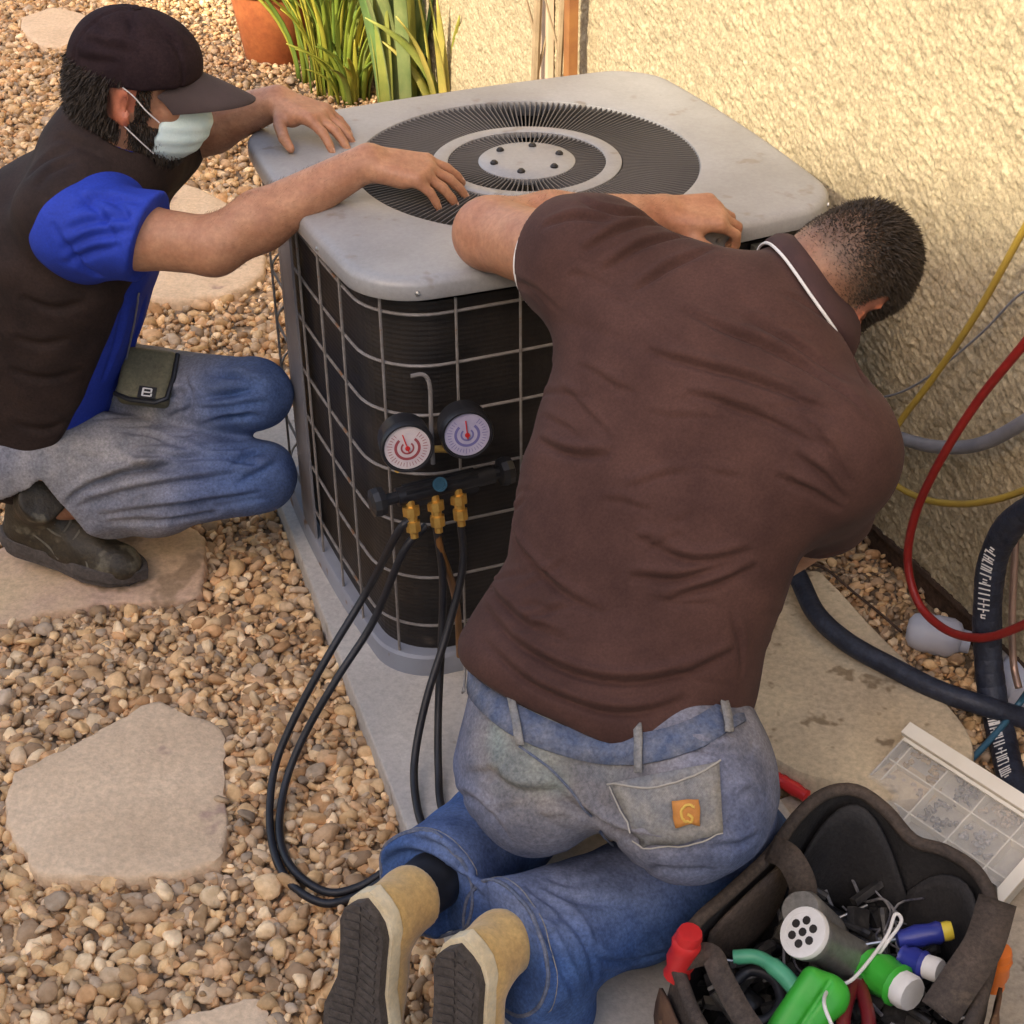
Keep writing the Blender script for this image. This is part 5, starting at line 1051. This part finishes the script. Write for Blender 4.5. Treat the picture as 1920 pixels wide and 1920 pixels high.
# ------------------------------------------------------------------ parts organiser
og = thing('parts_organizer', 'translucent compartment box lying on the walkway behind the tool bag', 'organizer')
oa, ob_, oc = at(1708, 1362, .125), at(1925, 1500, .125), at(1622, 1480, .072); OX = nrm(ob_-oa); OY = oc-oa; OY = nrm(OY-OX*(OY@OX)); OZ = np.cross(OX, OY); OZ = OZ if OZ[2] > 0 else -OZ
OL, OW = .30, .20; oo = oa-OZ*.040; P_ = lambda x, y, z: oo+OX*x+OY*y+OZ*z
M['sheet'] = mat('clear_lid_sheet', (.88, .85, .78), (.80, .77, .70), 10, .30, .05, 60, alpha=.17)
b = MB(); b.prism([(0, 0), (OL, 0), (OL, OW), (0, OW)], 0, .005, .001, oo, OX, OY, OZ)
for cx_, cy_, hx_, hy_ in ((OL/2, .0015, OL/2, .0015), (OL/2, OW-.0015, OL/2, .0015), (.0015, OW/2, .0015, OW/2-.004), (OL-.0015, OW/2, .0015, OW/2-.004)): b.box(P_(cx_, cy_, .0185), (hx_, hy_, .0125), OX, OY, OZ)
b.build('case', M['clear'], og)
b = MB(); b.prism([(.0, .0), (OL, .0), (OL, OW), (.0, OW)], .0315, .0340, .0008, oo, OX, OY, OZ); b.build('lid_sheet', M['sheet'], og)
b = MB(); b.box(P_(OL/2, .008, .040), (OL/2+.004, .012, .0055), OX, OY, OZ); b.box(P_(OL/2, .0245, .0365), (OL/2-.004, .003, .0022), OX, OY, OZ); b.build('lid_rim', M['clearlid'], og)
b = MB(); b.box(P_(OL-.006, OW/2+.012, .036), (.010, OW/2-.016, .0018), OX, OY, OZ); b.build('lid_rim', M['clearlid'], og)
for i in range(4):
    b = MB(); b.box(P_(.02+OL/4*i, OW/2, .0175), (.0012, OW/2-.005, .0120), OX, OY, OZ); b.build('divider', M['clearlid'], og)
for i in range(2):
    b = MB(); b.box(P_(OL/2, .065+.06*i, .0172), (OL/2-.005, .0012, .0118), OX, OY, OZ); b.build('divider', M['clearlid'], og)
PM = [mat('parts_brass', (.40, .28, .12), (.30, .2, .1), 60, .5), mat('parts_dark', (.12, .12, .13), (.25, .24, .23), 60, .5), mat('parts_grey', (.42, .41, .40), (.25, .25, .25), 60, .5), mat('parts_tan', (.5, .4, .28), (.35, .3, .25), 60, .5)]
for i, (u, v) in enumerate(((0, 0), (1, 0), (2, 1), (0, 1), (2, 2), (1, 1), (0, 2), (2, 0))):
    b = MB()
    for k in range(14):
        d = nrm(RNG.normal(size=3)*A(1, 1, .2)); b.lathe(P_(.055+OL/4*u+RNG.uniform(-.025, .025), .035+.06*v+RNG.uniform(-.02, .02), RNG.uniform(.009, .022)), d, [(.003, 0), (.005, .001), (.005, .005), (.003, .006), (.003, .016)], 6)
    b.build('parts_pile', PM[i % 4], og)
for sx in (.075, .225):
    b = MB(); b.box(P_(sx, OW+.003, .020), (.018, .004, .012), OX, OY, OZ); b.build('latch', M['clearlid'], og)
b = MB(); b.tube(catmull([P_(OL*.93, OW*.80, .05), P_(OL*.98, OW*.9, .055), P_(OL*1.02, OW*1.05, .05), P_(OL*1.02, OW*1.2, .035)], 5), .012, 10); b.build('handle', M['black'], og, True)

# ------------------------------------------------------------------ tool bag and the tools in it
bagt = thing('tool_bag', 'open dark canvas tool bag full of tools beside the kneeling man', 'bag')
rim = [(1262, 1812, .235), (1295, 1735, .25), (1362, 1672, .265), (1440, 1598, .28), (1490, 1530, .30), (1545, 1485, .315), (1605, 1478, .315), (1662, 1515, .30), (1715, 1572, .28), (1775, 1592, .28), (1835, 1632, .285), (1868, 1700, .285), (1866, 1790, .275), (1835, 1900, .26), (1775, 2020, .25), (1640, 2100, .245), (1480, 2090, .24), (1370, 2010, .235), (1300, 1910, .23)]
rp = catmull([at(*q) for q in rim+rim[:1]], 4)[:-1]; nr = len(rp); rc = rp.mean(0)
bagc = rc.copy(); bagc[2] = .03
def bagring(t, ins):
    """t 0 floor .. 1 rim"""
    Q = rp.copy(); base = bagc+(rp-rc)*A(.93, .93, 0); base[:, 2] = .026
    q = base+(Q-base)*t; out = q-A(*rc); out[:, 2] = 0; out /= np.linalg.norm(out, axis=1)[:, None]; bul = .014*math.sin(PI*t)*(1+.5*wob(q, 22, 6, 4)); return q+out*(bul-ins)[:, None]
ts = np.linspace(0, 1, 9)
V = np.vstack([bagring(t, 0) for t in ts]); F = [(r*nr+k, r*nr+(k+1) % nr, (r+1)*nr+(k+1) % nr, (r+1)*nr+k) for r in range(8) for k in range(nr)]
mesh_np('outer_wall', V, F, M['bag'], bagt)
V = np.vstack([bagring(t, .009) for t in ts]); V = V+np.c_[np.zeros((len(V), 2)), -.0*np.ones(len(V))]; mesh_np('lining', V, [f[::-1] for f in F], M['bagin'], bagt)
b = MB(); q = bagring(0, .0); b.add([*q, *(q-A(0, 0, .004))], [tuple(range(nr)), tuple(range(2*nr-1, nr-1, -1))]+[(k, (k+1) % nr, nr+(k+1) % nr, nr+k) for k in range(nr)]); b.build('bottom', M['bagin'], bagt)
q = (bagring(1, 0)+bagring(1, .009))/2; b = MB(); b.tube(np.vstack([q, q[:1]]), .0095, 10, False); b.build('rim_binding', M['bag'], bagt, True)
def wallpanel(name, k0, k1, t0, t1, off, m, nk=10, nt=6, lobe=0, th=.005):
    V = []
    for j in range(nt):
        for i in range(nk):
            u = i/(nk-1); v = j/(nt-1); t = t0+(t1-t0)*v
            if lobe: t = t0+(t1*(1-lobe*(2*u-1)**2)-t0)*v
            kk = (k0+(k1-k0)*u) % nr; a_ = int(kk); fr = kk-a_; R_ = bagring(min(t, 1.0), -off-(.012*math.sin(PI*u)*math.sin(PI*v) if off > 0 else -.012*math.sin(PI*u)*math.sin(PI*v))); V.append(R_[a_]*(1-fr)+R_[(a_+1) % nr]*fr)
    i = np.arange(nk*nt).reshape(nt, nk); F = np.stack([i[:-1, :-1], i[:-1, 1:], i[1:, 1:], i[1:, :-1]], -1).reshape(-1, 4); o = mesh_np(name, np.array(V), F, m, bagt); md_ = o.modifiers.new('thickness', 'SOLIDIFY'); md_.thickness = th; md_.offset = 0; return o
wallpanel('inner_pocket', 17, 33, .22, .97, -.024, M['bagin'], 14, 8, .35); wallpanel('inner_pocket', 33, 49, .15, .95, -.024, M['bagin'], 14, 8, .30)
wallpanel('inner_pocket', 5, 15, .45, .97, -.022, M['bag'], 10, 6, .1)
wallpanel('outer_pocket', 68, 76, .15, .9, .012, M['bagpocket'], 8, 6, .1); wallpanel('outer_pocket', 48, 55, .2, .85, .012, M['bagpocket'], 8, 6, .1); wallpanel('outer_pocket', 56, 61, .2, .9, .012, M['bagpocket'], 8, 6, .1)
def strap(name, pts, w, m):
    P = catmull(pts, 6); T = np.gradient(P, axis=0); V = []
    for p, t in zip(P, T): s_ = nrm(np.cross(t, nrm(A(0, 0, CAM_H)-p))); V += [p-s_*w/2, p+s_*w/2]
    o = mesh_np(name, np.array(V), [(2*i, 2*i+1, 2*i+3, 2*i+2) for i in range(len(P)-1)], m, bagt); md_ = o.modifiers.new('thickness', 'SOLIDIFY'); md_.thickness = .006; md_.offset = 0
strap('carry_strap', [at(1445, 1590, .295), at(1480, 1610, .30), at(1505, 1660, .27), at(1500, 1700, .22)], .038, M['bag'])
strap('carry_strap', [at(1870, 1690, .305), at(1845, 1770, .30), at(1800, 1840, .285), at(1760, 1900, .26)], .050, M['bag'])
strap('carry_strap', [at(1275, 1800, .25), at(1330, 1790, .275), at(1352, 1830, .272), at(1390, 1900, .262), at(1440, 1970, .25)], .030, M['bag'])
fl = at(1560, 1800, .10)
def handle_tool(name, label, cat, p0, p1, r, m, tipm=None, tiplen=.02, shaft=None, group=None, flat=1):
    t = thing(name, label, cat, group); d = nrm(p1-p0); L = np.linalg.norm(p1-p0); b = MB(); n = 12
    b.lathe(p0, d, [(.0, 0), (r*.8, 0), (r, .006), (r*.88, L*.25), (r*1.0, L*.55), (r*.78, L*.8), (r*.9, L*.95), (r*.5, L), (0, L)], n); b.build('handle', m, t, True, 50)
    if tipm: b = MB(); b.lathe(p0-d*tiplen*.7, d, [(0, 0), (r*.75, .001), (r*.85, tiplen*.3), (r*.8, tiplen), (0, tiplen)], n); b.build('end_cap', tipm, t, True, 50)
    if shaft: b = MB(); b.tube([p1-d*.005, p1+d*shaft], .003, 8); b.build('shaft', M['steel'], t, True)
    return t
ft = thing('flashlight', 'silver cylinder with white perforated end standing out of the bag', 'flashlight'); c0, c1 = at(1506, 1748, .285), at(1625, 1815, .16); d = nrm(c1-c0)
b = MB(); b.lathe(c0, d, [(.033, .0), (.034, .004), (.034, .02), (.030, .026), (.030, .15), (.024, .155), (0, .155)], 30); b.build('barrel', M['chrome'], ft, True, 40)
b = MB(); b.lathe(c0-d*.002, d, [(.026, 0), (.034, .0), (.035, .003), (.035, .009), (.026, .009), (.026, 0)], 30, False); b.build('bezel', M['white'], ft, True, 40)
b = MB(); b.lathe(c0-d*.001, d, [(.0265, .0), (.0265, .002), (0, .002)], 24); ll = b.build('lens', M['white'], ft, True, 40)
u_ = nrm(np.cross(d, EZ)); v_ = np.cross(d, u_)
for k in range(7):
    b = MB(); rr = 0 if k == 0 else .016; an = k*PI/3; b.lathe(c0+(u_*math.cos(an)+v_*math.sin(an))*rr-d*.0025, d, [(.0058, 0), (.0058, .002), (0, .002)], 10); b.build('led', M['coil'], ll, True)
c0, c1 = at(1500, 1705, .25), at(1570, 1770, .12); b = MB(); b.lathe(c0, c1-c0, [(0, 0), (.026, .0), (.030, .006), (.030, .12), (0, .12)], 24); tag(b.build('spray_can', M['chrome'], None, True), 'plain grey can tucked behind the flashlight in the bag', 'can')
# green cutters
gt = thing('tube_cutter', 'bright green tool with teal arm lying in the tool bag', 'tool'); gc = at(1512, 1895, .225); gy = nrm(at(1540, 1850, .25)-at(1480, 1940, .21)); gz = nrm(nrm(A(0, 0, CAM_H)-gc)+CR*.35); GQ = np.array([np.cross(gy, nrm(gz-gy*(gz@gy))), gy, nrm(gz-gy*(gz@gy))])
sg = Solid(); sg.add([rbox(gc, A(.032, .052, .016), GQ, .013), rbox(gc-gy*.045, A(.022, .05, .013), GQ, .011), ell(gc+gy*.03+GQ[0]*.012, A(.03, .03, .018), GQ)], .012, .012); sg.sub([rbox(gc+GQ[2]*.020, A(.003, .05, .008), GQ, .002)], .003); sg.mesh('body', M['green'], gt, .0035)
b = MB(); b.lathe(gc+GQ[2]*.0155+gy*.028+GQ[0]*.012, GQ[2], [(.008, 0), (.008, .003), (.005, .004), (0, .004)], 12); b.build('screw', M['steel'], gt, True)
b = MB(); b.tube(catmull([at(1375, 1795, .235), at(1420, 1795, .24), at(1462, 1822, .24), at(1492, 1855, .235)], 6), np.r_[np.full(10, .010), np.full(9, .012)], 10); b.build('arm', M['teal'], gt, True)
handle_tool('nut_driver', 'green handle with white end lying right of the bright green tool', 'tool', at(1690, 1852, .215), at(1625, 1810, .20), .030, M['green'], M['white'], .03)
handle_tool('screwdriver', 'blue screwdriver handle with yellow end against the bag lining', 'screwdriver', at(1768, 1747, .235), at(1680, 1762, .22), .016, M['bluep'], M['yellow'], .02, .05)
handle_tool('screwdriver', 'short blue handle with white cap in the bag', 'screwdriver', at(1738, 1812, .225), at(1690, 1795, .215), .020, M['bluep'], M['white'], .03)
handle_tool('screwdriver', 'red screwdriver with clear end dropped beside the slab', 'screwdriver', at(1462, 1462, .045), at(1515, 1495, .042), .013, M['redp'], M['redp'], .016, .03)
handle_tool('screwdriver', 'screwdriver with red ball end poking out at the bag corner', 'screwdriver', at(1290, 1762, .285), at(1268, 1830, .21), .021, M['redp'], M['redp'], .024)
handle_tool('screwdriver', 'orange-ended tool poking out of the outer bag pocket', 'screwdriver', at(1876, 1795, .225), at(1862, 1850, .15), .017, M['orange'], M['orange'], .026)
pl = thing('pliers', 'pliers with dark red grips at the bottom of the bag', 'pliers')
M['dkred'] = mat('dark_red_grip', (.16, .012, .018), (.11, .01, .014), 20, .4)
for sx in (-1, 1):
    b = MB(); b.tube(catmull([at(1608+4*sx, 1845, .20), at(1605+16*sx, 1875, .21), at(1605+24*sx, 1915, .215), at(1603+22*sx, 1965, .21)], 6), .0095, 10); b.build('grip', M['dkred'], pl, True)
b = MB(); b.tube([at(1608, 1848, .20), at(1612, 1820, .185), at(1616, 1795, .17)], [.012, .011, .005], 8); b.build('jaw', M['steel'], pl, True)
hose('cable', 'coiled thin white cord lying over the tools', [at(1640, 1800, .215), at(1665, 1765, .235), at(1690, 1728, .245), at(1678, 1715, .245), at(1660, 1760, .235), at(1600, 1835, .23), at(1560, 1850, .235), at(1545, 1880, .272), at(1565, 1935, .262)], .0026, M['white'], cat='cord')
hose('cable', 'black cord coiled at the left inside the bag', [at(1370, 1850, .20), at(1405, 1820, .21), at(1450, 1835, .215), at(1465, 1880, .21), at(1430, 1915, .205), at(1385, 1900, .2), at(1372, 1860, .195)], .008, M['rubber'], cat='cord')
TL = ['black grip with no steel beside the teal arm, deep in the bag', 'black steel-ended grip left of the dark red pliers', 'black grip under the right wall of the bag', 'black tool with steel shaft under the flashlight barrel', 'thick black grip inside the coiled black cord', 'black grip with steel end under the white-capped blue handle', 'thin black tool pointing towards the flashlight from the green body']
for i, (x, y, z, a_, L, r_) in enumerate(((1420, 1790, .14, .4, .13, .014), (1560, 1880, .12, 1.9, .14, .017), (1690, 1890, .15, 1.0, .12, .013), (1640, 1760, .12, 2.6, .15, .016), (1420, 1900, .14, 2.2, .12, .02), (1720, 1840, .14, .1, .12, .015), (1520, 1830, .15, 3.0, .10, .012))):
    p = at(x, y, z); e = p+A(math.cos(a_), math.sin(a_), .12)*L; handle_tool('hand_tool', TL[i], 'tool', p, e, r_, M['black'], M['steel'] if i % 2 else None, .02, .05 if i % 3 == 0 else None, 'dark tools deep in the bag')
hose('bag_cord', 'black shoulder strap bunched between the jeans and the bag', [at(1330, 1700, .16), at(1350, 1660, .14), at(1390, 1630, .12), at(1425, 1600, .12), at(1400, 1660, .10), at(1360, 1690, .10)], .011, M['rubber'], cat='strap')

bits = MB(); wires = MB()
for k in range(240):
    i_ = RNG.integers(0, nr); f_ = RNG.uniform(.0, .76); p = rc*(1-f_)+rp[i_]*f_; p[2] = RNG.uniform(.10, .195)-.02*(1-f_); d = nrm(RNG.normal(size=3)*A(1, 1, .35)); u = nrm(np.cross(d, RNG.normal(size=3)))
    if k % 3 == 0: bits.box(p, (RNG.uniform(.012, .03), RNG.uniform(.006, .014), RNG.uniform(.004, .01)), d, u, np.cross(d, u))
    elif k % 3 == 1: r_ = RNG.uniform(.004, .009); bits.lathe(p, d, [(r_, 0), (r_*1.2, .01), (r_, .02), (r_*.7, .05), (r_*.7, RNG.uniform(.06, .10))], 8)
    else: wires.tube(catmull([p-d*.05, p-d*.015+u*.015, p+d*.02-u*.01, p+d*.055+EZ*.01], 4), RNG.uniform(.0012, .003), 5)
tag(bits.build('tool_clutter', mat('dark_clutter', (.016, .016, .018), (.06, .055, .05), 45, .45, grain=.4, gscale=60)), 'dark jumble of small fittings filling the tool bag', 'clutter', kind='stuff')
tag(wires.build('wire_scraps', mat('wire_scrap', (.03, .03, .05), (.32, .30, .28), 30, .5), None, True), 'scraps of wire scattered among the tools in the bag', 'wires', kind='stuff')

# ------------------------------------------------------------------ every thing stands on its own base point
bpy.context.view_layer.update()
for o in list(COL.objects):
    if o.type == 'EMPTY' and o.parent is None and o.get('category') and o.location.length < 1e-6:
        pts = []
        for ch in o.children_recursive:
            if ch.type == 'MESH' and len(ch.data.vertices): pts += [ch.matrix_world @ Vector(c) for c in ch.bound_box]
        if not pts: continue
        pts = np.array([p[:] for p in pts]); base = Vector((float((pts[:, 0].min()+pts[:, 0].max())/2), float((pts[:, 1].min()+pts[:, 1].max())/2), float(pts[:, 2].min())))
        o.location = base
        for ch in o.children: ch.location = ch.location-base
